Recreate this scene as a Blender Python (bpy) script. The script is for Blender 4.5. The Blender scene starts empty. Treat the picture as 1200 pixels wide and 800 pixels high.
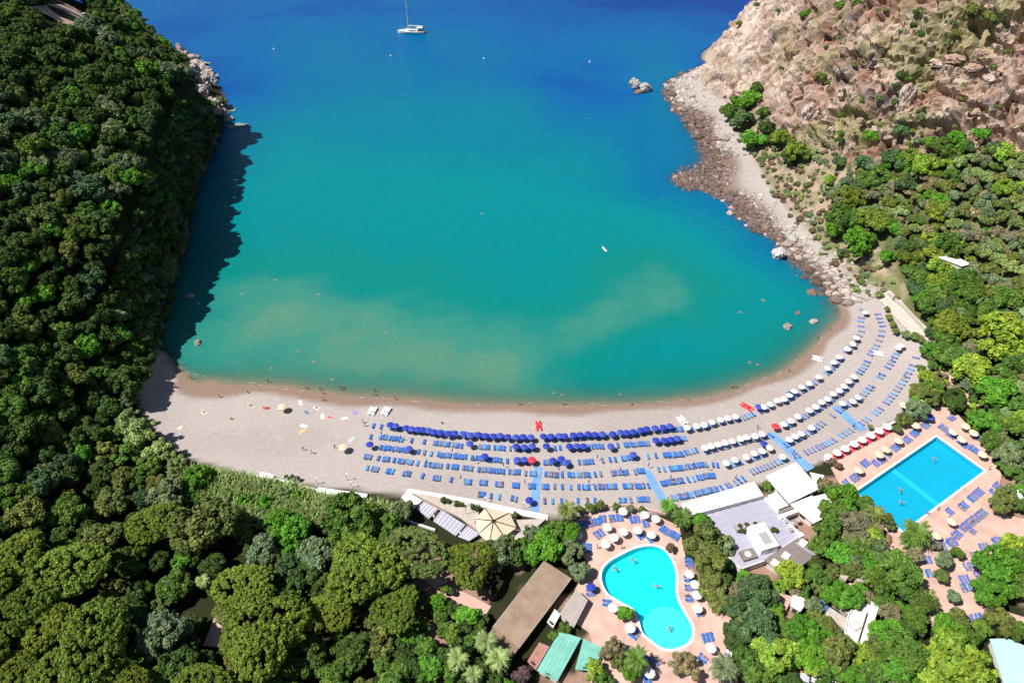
import bpy, bmesh, math, random
import numpy as np
from mathutils import Vector, Matrix

# ------------------------------------------------------------------ camera, sky, sun, exposure
SC = bpy.context.scene
F_PX, PITCH, CAM_H = 900.0, math.radians(42.0), 152.0
SUN_EL, SHADOW_AZ = math.radians(57.0), math.radians(17.0)   # shadows fall to the right and slightly away
cam_d = bpy.data.cameras.new('camera')
cam = bpy.data.objects.new('camera', cam_d)
SC.collection.objects.link(cam)
cam.location = (0, 0, CAM_H)
cam.rotation_euler = (math.pi / 2 - PITCH, 0, 0)
cam_d.sensor_fit = 'HORIZONTAL'
cam_d.sensor_width = 36.0
cam_d.lens = 36.0 * F_PX / 1200.0
cam_d.clip_start, cam_d.clip_end = 1.0, 12000.0
SC.camera = cam

W = bpy.data.worlds.new('World')
SC.world = W
W.use_nodes = True
_nt = W.node_tree
_sky = _nt.nodes.new('ShaderNodeTexSky')
_sky.sky_type = 'NISHITA'
_sky.sun_disc = False
_sky.sun_elevation = SUN_EL
_sky.sun_rotation = math.atan2(-math.cos(SHADOW_AZ), -math.sin(SHADOW_AZ))
_sky.altitude = 100
_nt.links.new(_sky.outputs[0], _nt.nodes['Background'].inputs[0])
_nt.nodes['Background'].inputs[1].default_value = 0.05

sun_d = bpy.data.lights.new('sun', 'SUN')
sun_d.energy = 5.0
sun_d.angle = math.radians(0.53)
sun_d.color = (1.0, 0.95, 0.88)
sun = bpy.data.objects.new('sun', sun_d)
SC.collection.objects.link(sun)
sun.location = (-200, 100, 300)
_dir = Vector((math.cos(SHADOW_AZ) * math.cos(SUN_EL), math.sin(SHADOW_AZ) * math.cos(SUN_EL), -math.sin(SUN_EL)))
sun.rotation_euler = _dir.to_track_quat('-Z', 'Y').to_euler()
SC.view_settings.view_transform = 'Standard'
SC.view_settings.look = 'None'
SC.view_settings.exposure = 0.2
SC.view_settings.gamma = 1.0

# ------------------------------------------------------------------ geometry helpers
rng = np.random.default_rng(7)
random.seed(7)
_FW = np.array([0, math.cos(PITCH), -math.sin(PITCH)])
_UP = np.array([0, math.sin(PITCH), math.cos(PITCH)])

def G(px, py, z=0.0):
    """point at height z seen in the photograph's pixel (1200 x 800)"""
    d = _FW + (px - 600) / F_PX * np.array([1.0, 0, 0]) + (400 - py) / F_PX * _UP
    return np.array([0, 0, CAM_H]) + d * ((CAM_H - z) / -d[2])

def PX(p):
    q = np.asarray(p, float) - np.array([0, 0, CAM_H])
    w = q @ _FW
    return 600 + F_PX * q[..., 0] / w, 400 - F_PX * (q @ _UP) / w, w

def in_poly(x, y, poly):
    x = np.asarray(x, float); y = np.asarray(y, float)
    c = np.zeros(x.shape, bool)
    n = len(poly)
    for i in range(n):
        x0, y0 = poly[i][:2]; x1, y1 = poly[(i + 1) % n][:2]
        m = ((y0 > y) != (y1 > y)) & (x < (x1 - x0) * (y - y0) / ((y1 - y0) or 1e-9) + x0)
        c ^= m
    return c

def seg_dist(x, y, poly, closed=True):
    x = np.asarray(x, float); y = np.asarray(y, float)
    d = np.full(x.shape, 1e9)
    n = len(poly)
    for i in range(n if closed else n - 1):
        a = np.array(poly[i][:2], float); b = np.array(poly[(i + 1) % n][:2], float)
        ab = b - a
        t = np.clip(((x - a[0]) * ab[0] + (y - a[1]) * ab[1]) / (ab @ ab + 1e-9), 0, 1)
        d = np.minimum(d, np.hypot(x - a[0] - t * ab[0], y - a[1] - t * ab[1]))
    return d

def sstep(a, b, v):
    t = np.clip((v - a) / (b - a), 0, 1)
    return t * t * (3 - 2 * t)

def _hash3(ix, iy, iz, k=0):
    h = (ix.astype(np.int64) * 374761393 + iy.astype(np.int64) * 668265263 + iz.astype(np.int64) * 2147483647 + k * 1274126177) & 0xffffffff
    h = ((h ^ (h >> 13)) * 1274126177) & 0xffffffff
    h = ((h ^ (h >> 16)) * 2246822519) & 0xffffffff
    return ((h ^ (h >> 15)) & 0xffffff) / float(0xffffff)

def vnoise(p):
    i = np.floor(p).astype(np.int64); f = p - i
    u = f * f * (3 - 2 * f)
    r = 0
    for dx in (0, 1):
        for dy in (0, 1):
            for dz in (0, 1):
                w = (u[:, 0] if dx else 1 - u[:, 0]) * (u[:, 1] if dy else 1 - u[:, 1]) * (u[:, 2] if dz else 1 - u[:, 2])
                r = r + w * _hash3(i[:, 0] + dx, i[:, 1] + dy, i[:, 2] + dz)
    return r

def fbm(p, scale, octv=4, gain=0.5):
    p = np.asarray(p, float) * scale
    a, s, t = 1.0, 0, 0
    for o in range(octv):
        s = s + a * vnoise(p + o * 17.3); t += a
        a *= gain; p = p * 2.03
    return s / t

def worley(p, scale):
    """distance to nearest cell point, distance to the second, random value of the nearest cell"""
    p = np.asarray(p, float) * scale
    i = np.floor(p).astype(np.int64)
    d1 = np.full(len(p), 9.0); d2 = np.full(len(p), 9.0); rv = np.zeros(len(p))
    for dx in (-1, 0, 1):
        for dy in (-1, 0, 1):
            for dz in (-1, 0, 1):
                c = i + np.array([dx, dy, dz])
                o = np.stack([_hash3(c[:, 0], c[:, 1], c[:, 2], k) for k in (1, 2, 3)], 1)
                d = np.linalg.norm(c + o - p, axis=1)
                m = d < d1
                d2 = np.where(m, d1, np.minimum(d2, d))
                rv = np.where(m, _hash3(c[:, 0], c[:, 1], c[:, 2], 5), rv)
                d1 = np.where(m, d, d1)
    return d1, d2, rv

def mesh_np(name, verts, faces, mats=(), mat_idx=None, smooth=False):
    me = bpy.data.meshes.new(name)
    verts = np.asarray(verts, np.float32); faces = np.asarray(faces, np.int32)
    k = faces.shape[1]
    me.vertices.add(len(verts)); me.vertices.foreach_set('co', verts.ravel())
    me.loops.add(faces.size); me.loops.foreach_set('vertex_index', faces.ravel())
    me.polygons.add(len(faces)); me.polygons.foreach_set('loop_start', np.arange(len(faces), dtype=np.int32) * k)
    if mat_idx is not None: me.polygons.foreach_set('material_index', np.asarray(mat_idx, np.int32))
    me.polygons.foreach_set('use_smooth', np.full(len(faces), smooth))
    for m in mats: me.materials.append(m)
    me.update(calc_edges=True)
    me.validate()
    return me

def set_col(me, name, col):
    a = me.color_attributes.new(name, 'FLOAT_COLOR', 'POINT')
    c = np.ones((len(me.vertices), 4), np.float32)
    c[:, :3] = col
    a.data.foreach_set('color', c.ravel())

def set_float(me, name, v):
    a = me.attributes.new(name, 'FLOAT', 'POINT')
    a.data.foreach_set('value', np.asarray(v, np.float32))

def link(name, data, parent=None, loc=None, rz=None):
    o = bpy.data.objects.new(name, data)
    SC.collection.objects.link(o)
    if parent is not None: o.parent = parent
    if loc is not None: o.location = [float(v) for v in loc]
    if rz is not None: o.rotation_euler = (0, 0, rz)
    return o

def tag(o, label=None, cat=None, group=None, kind=None):
    if label: o['label'] = label
    if cat: o['category'] = cat
    if group: o['group'] = group
    if kind: o['kind'] = kind
    return o

def empty(name, loc, label, cat, group=None, rz=0.0):
    o = link(name, None, loc=loc, rz=rz)
    o.empty_display_size = 0.5
    return tag(o, label, cat, group)

class MB:
    """collects shapes of ONE thing or part"""
    def __init__(s): s.v = []; s.f = []; s.m = []
    def add(s, vs, fs, m=0):
        b = len(s.v)
        s.v += [tuple(float(c) for c in v) for v in vs]
        s.f += [tuple(b + i for i in f) for f in fs]
        s.m += [m] * len(fs)
    def box(s, c, d, rz=0.0, m=0, M=None):
        hx, hy, hz = d[0] / 2, d[1] / 2, d[2] / 2
        cr, sr = math.cos(rz), math.sin(rz)
        vs = []
        for z in (-hz, hz):
            for x, y in ((-hx, -hy), (hx, -hy), (hx, hy), (-hx, hy)):
                v = Vector((x, y, z))
                if M is not None: v = M @ v
                vs.append((c[0] + v.x * cr - v.y * sr, c[1] + v.x * sr + v.y * cr, c[2] + v.z))
        s.add(vs, [(3, 2, 1, 0), (4, 5, 6, 7), (0, 1, 5, 4), (1, 2, 6, 5), (2, 3, 7, 6), (3, 0, 4, 7)], m)
    def prism(s, pts, z0, z1, m=0, mside=None):
        n = len(pts)
        a = sum(pts[i][0] * pts[(i + 1) % n][1] - pts[(i + 1) % n][0] * pts[i][1] for i in range(n))
        if a < 0: pts = list(reversed(pts))
        vs = [(p[0], p[1], z0) for p in pts] + [(p[0], p[1], (p[2] if len(p) > 2 and z1 is None else z1)) for p in pts]
        s.add(vs, [tuple(range(n, 2 * n)), tuple(reversed(range(n)))], m)
        s.add(vs, [(i, (i + 1) % n, n + (i + 1) % n, n + i) for i in range(n)], m if mside is None else mside)
    def slab(s, pts, th, m=0):
        """sloping slab: pts are 3-D top corners"""
        n = len(pts)
        a = sum(pts[i][0] * pts[(i + 1) % n][1] - pts[(i + 1) % n][0] * pts[i][1] for i in range(n))
        if a < 0: pts = list(reversed(pts))
        vs = [(p[0], p[1], p[2] - th) for p in pts] + [tuple(p) for p in pts]
        s.add(vs, [tuple(range(n, 2 * n)), tuple(reversed(range(n)))] + [(i, (i + 1) % n, n + (i + 1) % n, n + i) for i in range(n)], m)
    def tube(s, p0, p1, r0, r1=None, n=6, m=0):
        r1 = r0 if r1 is None else r1
        p0 = Vector(p0); p1 = Vector(p1); d = (p1 - p0).normalized()
        u = d.orthogonal().normalized(); w = d.cross(u)
        vs = []
        for p, r in ((p0, r0), (p1, r1)):
            for i in range(n):
                a = 2 * math.pi * i / n
                vs.append(p + u * (r * math.cos(a)) + w * (r * math.sin(a)))
        s.add(vs, [(i, (i + 1) % n, n + (i + 1) % n, n + i) for i in range(n)] + [tuple(reversed(range(n))), tuple(range(n, 2 * n))], m)
    def lathe(s, prof, n=12, c=(0, 0, 0), m=0):
        vs = []; fs = []
        for r, z in prof:
            for i in range(n):
                a = 2 * math.pi * i / n
                vs.append((c[0] + r * math.cos(a), c[1] + r * math.sin(a), c[2] + z))
        for k in range(len(prof) - 1):
            for i in range(n):
                fs.append((k * n + i, k * n + (i + 1) % n, (k + 1) * n + (i + 1) % n, (k + 1) * n + i))
        s.add(vs, fs, m)
    def mesh(s, name, mats, smooth=False):
        me = bpy.data.meshes.new(name)
        me.from_pydata(s.v, [], s.f)
        for m in (mats if isinstance(mats, (list, tuple)) else [mats]): me.materials.append(m)
        for p, mi in zip(me.polygons, s.m): p.material_index = mi; p.use_smooth = smooth
        me.update()
        return me
    def build(s, name, mats, parent=None, loc=None, rz=None, smooth=False):
        return link(name, s.mesh(name, mats, smooth), parent, loc, rz)

def copy_tree(o, parent=None):
    c = o.copy(); SC.collection.objects.link(c); c.parent = parent
    for ch in o.children: copy_tree(ch, c)
    return c

# ------------------------------------------------------------------ materials
def _n(nt, t, **kw):
    n = nt.nodes.new(t)
    for k, v in kw.items(): setattr(n, k, v)
    return n

def lin(*rgb):
    return tuple(((c / 255) / 12.92 if c / 255 <= 0.04045 else ((c / 255 + 0.055) / 1.055) ** 2.4) for c in rgb)

def mat(name, col, rough=0.7, var=0.12, scale=1.5, bump=0.0, bscale=8.0, spec=0.3, attr=None, objcol=False, metal=0.0, coords='Object', detail=6.0):
    m = bpy.data.materials.new(name); m.use_nodes = True
    nt = m.node_tree; b = nt.nodes['Principled BSDF']
    b.inputs['Roughness'].default_value = rough
    b.inputs['Metallic'].default_value = metal
    b.inputs['Specular IOR Level'].default_value = spec
    tc = _n(nt, 'ShaderNodeTexCoord')
    nz = _n(nt, 'ShaderNodeTexNoise'); nz.inputs['Scale'].default_value = scale; nz.inputs['Detail'].default_value = detail
    nt.links.new(tc.outputs[coords], nz.inputs['Vector'])
    mr = _n(nt, 'ShaderNodeMapRange'); mr.inputs[1].default_value = 0.25; mr.inputs[2].default_value = 0.75
    mr.inputs[3].default_value = 1 - var; mr.inputs[4].default_value = 1 + var
    nt.links.new(nz.outputs['Fac'], mr.inputs[0])
    mx = _n(nt, 'ShaderNodeVectorMath', operation='SCALE')
    nt.links.new(mr.outputs[0], mx.inputs['Scale'])
    if attr:
        at = _n(nt, 'ShaderNodeAttribute', attribute_name=attr)
        src = at.outputs['Color']
        if objcol:
            oi = _n(nt, 'ShaderNodeObjectInfo')
            mm = _n(nt, 'ShaderNodeVectorMath', operation='MULTIPLY')
            nt.links.new(src, mm.inputs[0]); nt.links.new(oi.outputs['Color'], mm.inputs[1]); src = mm.outputs[0]
        nt.links.new(src, mx.inputs[0])
    elif objcol:
        oi = _n(nt, 'ShaderNodeObjectInfo'); nt.links.new(oi.outputs['Color'], mx.inputs[0])
    else:
        mx.inputs[0].default_value = col
    nt.links.new(mx.outputs[0], b.inputs['Base Color'])
    if bump > 0:
        n2 = _n(nt, 'ShaderNodeTexNoise'); n2.inputs['Scale'].default_value = bscale; n2.inputs['Detail'].default_value = 8
        nt.links.new(tc.outputs[coords], n2.inputs['Vector'])
        bp = _n(nt, 'ShaderNodeBump'); bp.inputs['Strength'].default_value = 1.0; bp.inputs['Distance'].default_value = bump
        nt.links.new(n2.outputs['Fac'], bp.inputs['Height']); nt.links.new(bp.outputs[0], b.inputs['Normal'])
    return m

# ------------------------------------------------------------------ the lie of the land
SHORE_R = [(832, 74), (815, 80), (797, 90), (782, 96), (779, 110), (790, 130), (806, 150), (822, 172), (832, 188), (812, 203), (786, 210),
           (806, 222), (836, 232), (858, 250), (884, 272), (912, 296), (944, 316), (968, 338), (983, 358), (977, 382), (958, 402), (932, 424), (902, 442), (868, 456),
           (830, 465), (780, 471), (700, 474), (600, 474), (500, 470), (440, 466), (380, 459), (300, 451), (250, 445), (217, 436), (202, 424), (190, 408)]
SHORE_L = [(194, 378), (199, 345), (206, 305), (214, 262), (228, 214), (248, 174), (265, 150), (262, 132), (251, 100), (240, 82), (224, 66), (212, 58)]
ctl = []
def c_px(z, *pts):
    for p in pts: ctl.append((*G(p[0], p[1], z)[:2], z))
c_px(0, *SHORE_R); c_px(0, *SHORE_L)
# beach and flat gardens behind it
c_px(0.9, (185, 455), (300, 475), (440, 492), (600, 500), (780, 496), (900, 465), (990, 405), (1012, 360))
c_px(2.0, (180, 490), (230, 540), (330, 565), (440, 575), (600, 594), (780, 600), (880, 566), (960, 535), (1040, 490), (1075, 430), (1040, 380), (1010, 345))
c_px(2.6, (300, 620), (450, 640), (600, 660), (740, 620), (740, 700), (740, 790), (600, 760), (480, 740), (850, 620), (900, 700), (900, 790), (330, 700), (300, 790))
c_px(3.0, (1000, 580), (1060, 540), (1100, 500), (1150, 550), (1060, 640), (1130, 640), (1130, 720), (1020, 720), (1020, 790), (1160, 600), (1190, 780))
# left headland
for p in [(0, 0, 55), (80, 18, 44), (126, 12, 27), (164, 50, 13), (200, 68, 4), (0, 100, 49), (100, 100, 37), (190, 128, 28), (214, 112, 16), (0, 200, 40), (100, 200, 34), (174, 205, 30),
          (0, 300, 34), (100, 300, 28), (148, 300, 24), (0, 400, 25), (100, 400, 15), (148, 395, 9), (0, 500, 18), (100, 500, 6), (150, 500, 2.6), (0, 600, 13), (100, 600, 5), (160, 600, 3), (0, 700, 10), (100, 700, 5), (200, 700, 3), (0, 800, 8), (100, 800, 5)]:
    c_px(p[2], p[:2])
ctl += [(-230, 330, 60), (-280, 380, 58), (-280, 250, 66), (-220, 180, 58), (-180, 120, 36), (-160, 60, 24), (-300, 100, 70), (-200, 398, 6), (-186, 398, 0), (-215, 425, 0), (-250, 450, 0), (-300, 480, 0), (-177, 388, 2)]
# right hillside and cliff
for p in [(850, 40, 12), (832, 72, 1), (880, 0, 24), (910, 0, 33), (950, 0, 45), (1000, 0, 55), (1100, 0, 66), (1200, 0, 72), (870, 60, 14), (900, 60, 24), (950, 60, 34), (1000, 60, 43), (1100, 60, 54), (1200, 60, 61),
          (875, 120, 5), (900, 120, 12), (950, 120, 22), (1000, 120, 31), (1100, 120, 42), (1200, 120, 50), (900, 180, 4), (950, 200, 10), (1000, 200, 18), (1100, 200, 29), (1200, 200, 38),
          (930, 250, 2.5), (1000, 280, 7), (1050, 280, 12), (1100, 280, 18), (1200, 280, 26), (1000, 320, 2.5), (1060, 340, 6), (1100, 380, 7), (1200, 380, 15), (1130, 450, 4), (1200, 480, 7), (850, 130, 1.8), (880, 185, 1.8), (915, 240, 1.6), (955, 285, 1.8), (990, 325, 1.6), (1200, 560, 4)]:
    c_px(p[2], p[:2])
ctl += [(180, 330, 74), (220, 280, 85), (260, 220, 80), (230, 380, 55), (170, 400, 42), (150, 430, 12), (140, 448, 0), (165, 460, 0), (220, 470, 0), (300, 470, 0), (126, 425, 0), (110, 398, 0), (240, 140, 50), (200, 80, 20), (160, 60, 6), (0, 20, 4), (100, 20, 5), (-80, 20, 8)]
# sea bed
c_px(-0.5, (250, 436), (400, 448), (600, 462), (760, 460), (900, 428), (960, 370))
c_px(-1.3, (300, 405), (450, 420), (600, 440), (740, 440), (880, 405), (930, 350))
c_px(-3.0, (300, 330), (450, 350), (600, 380), (740, 370), (860, 330), (880, 290))
c_px(-6.0, (320, 230), (450, 260), (600, 270), (740, 240), (790, 260), (270, 180))
c_px(-4.0, (760, 150), (745, 210), (830, 245), (255, 260))
c_px(-9.0, (320, 120), (600, 150), (720, 130), (290, 80))
c_px(-14.0, (300, 20), (500, 20), (700, 20), (840, 15))
ctl += [(-100, 560, -22), (100, 560, -22), (-300, 560, -22), (300, 560, -22)]

class RBF:
    def __init__(s, pts):
        p = np.array(pts, float)
        s.c = p[:, :2]; n = len(p)
        A = np.zeros((n + 3, n + 3))
        A[:n, :n] = np.linalg.norm(s.c[:, None] - s.c[None], axis=2) - 0.0
        A[:n, :n] += np.eye(n) * -0.4
        A[:n, n] = 1; A[:n, n + 1:] = s.c; A[n, :n] = 1; A[n + 1:, :n] = s.c.T
        s.w = np.linalg.solve(A, np.concatenate([p[:, 2], np.zeros(3)]))
    def __call__(s, x, y):
        x = np.asarray(x, float); y = np.asarray(y, float); sh = x.shape
        q = np.stack([x.ravel(), y.ravel()], 1)
        out = np.empty(len(q))
        for i in range(0, len(q), 20000):
            c = q[i:i + 20000]
            d = np.sqrt(((c[:, None, :] - s.c[None]) ** 2).sum(2))
            out[i:i + 20000] = d @ s.w[:-3] + s.w[-3] + c @ s.w[-2:]
        return out.reshape(sh)
_rbf = RBF(ctl)

DECK_A_Z, DECK_B_Z = 3.0, 3.3
DECK_A = [(672, 612), (690, 601), (735, 598), (770, 604), (796, 616), (803, 650), (812, 690), (838, 712), (862, 728), (866, 815), (688, 815), (700, 770), (690, 740), (664, 722), (674, 690), (690, 660), (674, 640)]
DECK_B = [(972, 543), (1048, 500), (1096, 476), (1116, 478), (1152, 518), (1174, 556), (1166, 590), (1182, 604), (1225, 612), (1225, 634), (1176, 642), (1152, 668), (1152, 698), (1172, 714), (1225, 730), (1225, 748), (1166, 736), (1140, 724), (1126, 714),
          (1096, 745), (1090, 728), (1083, 705), (1058, 672), (1034, 645), (1046, 636), (1046, 628), (992, 582)]
deckA_w = [tuple(G(p[0], p[1], DECK_A_Z)[:2]) for p in DECK_A]
POOL_A = [(763, 637), (779, 642), (789.5, 655), (794.8, 671), (794.8, 692), (798, 705), (806, 719), (813, 732), (814, 744), (808, 755), (793, 762), (777, 762), (763, 753), (751, 742), (746, 728), (740, 715), (728, 708), (711, 697), (703, 682), (703, 668), (711, 657), (726, 648), (744, 640)]
POOL_A_W = [tuple(G(x, y, DECK_A_Z)[:2]) for x, y in POOL_A]
POOL_B_W = [tuple(G(x, y, DECK_B_Z)[:2]) for x, y in [(1094.4, 508), (1160, 552.5), (1056.7, 623), (1001, 577.4)]]
deckB_w = [tuple(G(p[0], p[1], DECK_B_Z)[:2]) for p in DECK_B]

_CY = [120, 150, 158, 169, 181, 200, 212, 225, 238, 255, 275, 290, 302, 318, 340]
_CX = [-104, -106, -108, -109, -110, -111, -111.5, -114, -118, -120, -122, -123, -124.5, -130, -140]
_CH = [0, 2, 10, 18, 24, 26.5, 27, 27, 27, 27, 26, 25, 20, 9, 0]
def zt_raw(x, y):
    z = _rbf(x, y)
    x = np.asarray(x, float); y = np.asarray(y, float)
    # the sheer side of the left headland
    hc = np.interp(y, _CY, _CH); din = np.interp(y, _CY, _CX) - x
    wgt = sstep(0, 10, hc)
    zmin = hc * sstep(0.0, 5.0, din) + np.clip(din - 5.0, 0, 40) * 0.58
    z = np.where(din > 0, np.maximum(z, zmin * wgt + (1 - wgt) * -50), z)
    z = np.where((din < 0) & (din > -40) & (y > 165) & (hc > 10), np.minimum(z, -0.6 + 0.08 * din), z)
    for w, zd in ((deckA_w, DECK_A_Z), (deckB_w, DECK_B_Z)):
        ins = in_poly(x, y, w)
        d = seg_dist(x, y, w)
        k = np.where(ins, 1.0, 1 - sstep(0.5, 7.0, d))
        z = z * (1 - k) + (zd - 0.3) * k
    return z

def zt_dug(x, y):
    """the land with the pools dug out"""
    z = zt_raw(x, y)
    for w, zd in ((POOL_A_W, DECK_A_Z), (POOL_B_W, DECK_B_Z)):
        near = in_poly(x, y, w) | (seg_dist(x, y, w) < 1.5)
        z = np.where(near, zd - 2.4, z)
    return z

_HX0, _HY0, _HN, _HM = -345.0, -20.0, 691, 531
_gx, _gy = np.meshgrid(_HX0 + np.arange(_HN), _HY0 + np.arange(_HM))
_hz = zt_raw(_gx, _gy)
_hz = np.where(in_poly(_gx, _gy, deckA_w), DECK_A_Z, np.where(in_poly(_gx, _gy, deckB_w), DECK_B_Z, _hz)).tolist()

def ground(x, y):
    """height of what one stands on"""
    fx = min(max(x - _HX0, 0), _HN - 1.001); fy = min(max(y - _HY0, 0), _HM - 1.001)
    i, j = int(fx), int(fy); u, v = fx - i, fy - j
    r0, r1 = _hz[j], _hz[j + 1]
    return (r0[i] * (1 - u) + r0[i + 1] * u) * (1 - v) + (r1[i] * (1 - u) + r1[i + 1] * u) * v

def place(px, py, h=0.0, water=False):
    """foot of a thing whose point h above the ground shows at the pixel: the first ground the sight line meets"""
    dx = (px - 600) / F_PX; dv = (400 - py) / F_PX
    dy = _FW[1] + dv * _UP[1]; dz = _FW[2] + dv * _UP[2]
    def gap(k):
        g = 0.0 if water else max(ground(dx * k, dy * k), -1.2)
        return CAM_H + dz * k - g - h
    k = (CAM_H - 96) / -dz; step = 2.5
    while gap(k) > 0 and k < 900: k += step
    lo, hi = k - step, k
    for i in range(12):
        m = (lo + hi) / 2
        if gap(m) > 0: lo = m
        else: hi = m
    return np.array([dx * hi, dy * hi, CAM_H + dz * hi - h])
# ------------------------------------------------------------------ terrain sheet
def grid_mesh(xs, ys):
    X, Y = np.meshgrid(xs, ys)
    nx, ny = len(xs), len(ys)
    i = np.arange(nx * ny).reshape(ny, nx)
    f = np.stack([i[:-1, :-1], i[:-1, 1:], i[1:, 1:], i[1:, :-1]], -1).reshape(-1, 4)
    return X.ravel(), Y.ravel(), f

BEACH_PX = [(178, 420), (205, 392), (400, 430), (1000, 330), (1035, 340), (1060, 375), (1098, 398), (1092, 440), (1050, 492), (990, 528), (905, 562), (800, 602), (640, 605), (480, 580), (380, 572), (300, 560), (230, 540), (195, 520), (170, 488), (160, 458), (168, 440)]
SCREE_PX = [(775, 85), (832, 70), (850, 105), (858, 140), (880, 178), (912, 232), (958, 282), (1008, 335), (985, 365), (940, 322), (880, 275), (840, 240), (780, 215), (815, 190), (770, 110)]
DRY_PX = [(845, 95), (880, 120), (960, 150), (1010, 190), (985, 250), (1030, 290), (1062, 345), (1010, 340), (958, 285), (915, 235), (880, 180), (855, 140)]
CLIFF_L_PX = [(270, 120), (275, 160), (250, 185), (235, 215), (222, 262), (212, 305), (204, 345), (198, 400), (165, 430), (150, 430), (155, 395), (165, 350), (180, 308), (196, 262), (207, 212), (222, 172), (238, 130)]
ROCK_PX = [(812, 84), (858, 2), (885, -40), (1300, -40), (1300, 195), (1200, 185), (1120, 165), (1060, 185), (1000, 190), (950, 165), (905, 150), (880, 120), (858, 122)]

def ground_colour(x, y, z):
    p = np.stack([x, y, z], 1)
    px, py, _ = PX(p)
    n1 = fbm(p, 0.07, 4); n2 = fbm(p + 50, 0.35, 3); n3 = fbm(p + 90, 0.02, 3)
    col = np.empty((len(x), 3))
    col[:] = (0.030, 0.034, 0.014)
    col *= (0.7 + 0.6 * n2)[:, None]
    def lay(mask, c, keep=1.0):
        m = (mask * keep)[:, None]
        col[:] = col * (1 - m) + np.array(c) * m
    wob = (n1 - 0.5) * 14
    def soft(poly, width):
        ins = in_poly(px, py, poly); d = seg_dist(px, py, poly)
        s = np.where(ins, d, -d) + wob * min(1.0, width / 6)
        return sstep(-width, width, s)
    # bare earth glimpses in the wood, garden soil behind the beach
    flat = sstep(9, 3, z) * (py > 560) * (px > 470)
    lay(flat * sstep(0.5, 0.55, n1), (0.34, 0.22, 0.17))
    # right hill: green-brown scrub soil
    right = sstep(20, 40, x - (70 + 0 * y)) * sstep(150, 175, y)
    lay(right, (0.105, 0.125, 0.045)); lay(right * sstep(0.5, 0.65, n2), (0.19, 0.18, 0.09))
    lay(soft(DRY_PX, 8), (0.27, 0.235, 0.145)); lay(soft(DRY_PX, 8) * sstep(0.52, 0.55, n2), (0.40, 0.30, 0.235)); lay(soft(DRY_PX, 8) * sstep(0.56, 0.66, n1), (0.17, 0.19, 0.08))
    lay(soft(SCREE_PX, 4), (0.42, 0.37, 0.345)); lay(soft(SCREE_PX, 4) * sstep(1.3, 0.4, z), (0.22, 0.15, 0.12))
    lay(soft(ROCK_PX, 6), (0.42, 0.33, 0.275))
    lay(soft(CLIFF_L_PX, 5) * sstep(0.3, 1.0, z), (0.05, 0.05, 0.03)); lay(soft(CLIFF_L_PX, 5) * sstep(0.60, 0.68, n2) * sstep(0.3, 1.0, z), (0.22, 0.19, 0.17))  # dark base colour stands in for the deep shade of the sheer face
    sand = soft(BEACH_PX, 2.5)
    lay(sand, (0.45, 0.40, 0.38))
    lay(sand * sstep(0.45, 0.7, n1), (0.415, 0.362, 0.343))
    wet = sand * sstep(0.40, 0.20, z + (n1 - 0.5) * 0.35)
    lay(wet, (0.275, 0.195, 0.155))
    sea = sstep(0.05, -0.15, z)
    lay(sea, (0.26, 0.215, 0.14))
    rocky = np.maximum(sstep(9, 1, seg_dist(x, y, [tuple(G(*q)[:2]) for q in SHORE_R[:19]], closed=False)), sstep(12, 2, seg_dist(x, y, [tuple(G(*q)[:2]) for q in SHORE_L], closed=False)))
    lay(sea * rocky * sstep(0.40, 0.55, n2), (0.10, 0.065, 0.045)); lay(sea * rocky * sstep(0.52, 0.44, n2), (0.22, 0.15, 0.09))
    return col

M_ground = mat('ground', (1, 1, 1), 0.95, 0.10, 1.2, bump=0.10, bscale=1.6, spec=0.1, attr='Col')
xs = np.concatenate([[-900, -600, -450, -380], np.arange(-340, 340.1, 1.3), [380, 450, 600, 900]])
ys = np.concatenate([[-300, -150, -60, 0], np.arange(30, 470.1, 1.3), [490, 520, 560, 600]])
X, Y, Fc = grid_mesh(xs, ys)
Z = zt_dug(X, Y)
Q = np.stack([X, Y, Z], 1)
hill = sstep(3, 9, Z)
Z = Z + hill * (fbm(Q, 0.12, 3) - 0.5) * 2.5 + sstep(-0.1, -1.0, Z) * (fbm(Q + 9, 0.15, 3) - 0.5) * 0.7
pxv, pyv, _ = PX(np.stack([X, Y, Z], 1))
HX0, HX1, HY0, HY1 = 84.0, 262.0, 184.0, 440.0
edge = np.minimum.reduce([X - HX0, HX1 - X, Y - HY0, HY1 - Y])
Zb = Z - 16.0 * sstep(5, 20, edge) * sstep(4.0, 7.0, Z)
Zb = np.where((Zb < -0.35) & (Z > 0.5), 0.3, Zb)
me = mesh_np('ground', np.stack([X, Y, Zb], 1), Fc, [M_ground], smooth=True)
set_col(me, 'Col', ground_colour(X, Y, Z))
tag(link('ground', me), kind='structure')

# ------------------------------------------------------------------ craggy hillside and cliff on the right
xs = np.arange(HX0, HX1, 0.55); ys = np.arange(HY0, HY1, 0.55)
X, Y, Fc = grid_mesh(xs, ys)
Z = _rbf(X, Y)
nx, ny = len(xs), len(ys)
gy, gx = np.gradient(Z.reshape(ny, nx), 0.55)
N = np.stack([-gx.ravel(), -gy.ravel(), np.ones(nx * ny)], 1); N /= np.linalg.norm(N, axis=1)[:, None]
Q = np.stack([X, Y, Z], 1)
hpx, hpy, _ = PX(Q)
ins = in_poly(hpx, hpy, ROCK_PX); dd = seg_dist(hpx, hpy, ROCK_PX)
rocky = sstep(-14, 10, np.where(ins, dd, -dd) + (fbm(Q, 0.05, 3) - 0.5) * 26)
smooth_face = sstep(960, 900, hpx) * rocky
Qw = Q + (fbm(Q + 31, 0.10, 3)[:, None] - 0.5) * np.array([8, 8, 5.0])
d1, d2, rv = worley(Qw * np.array([1, 1, 0.75]), 0.125)
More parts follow.
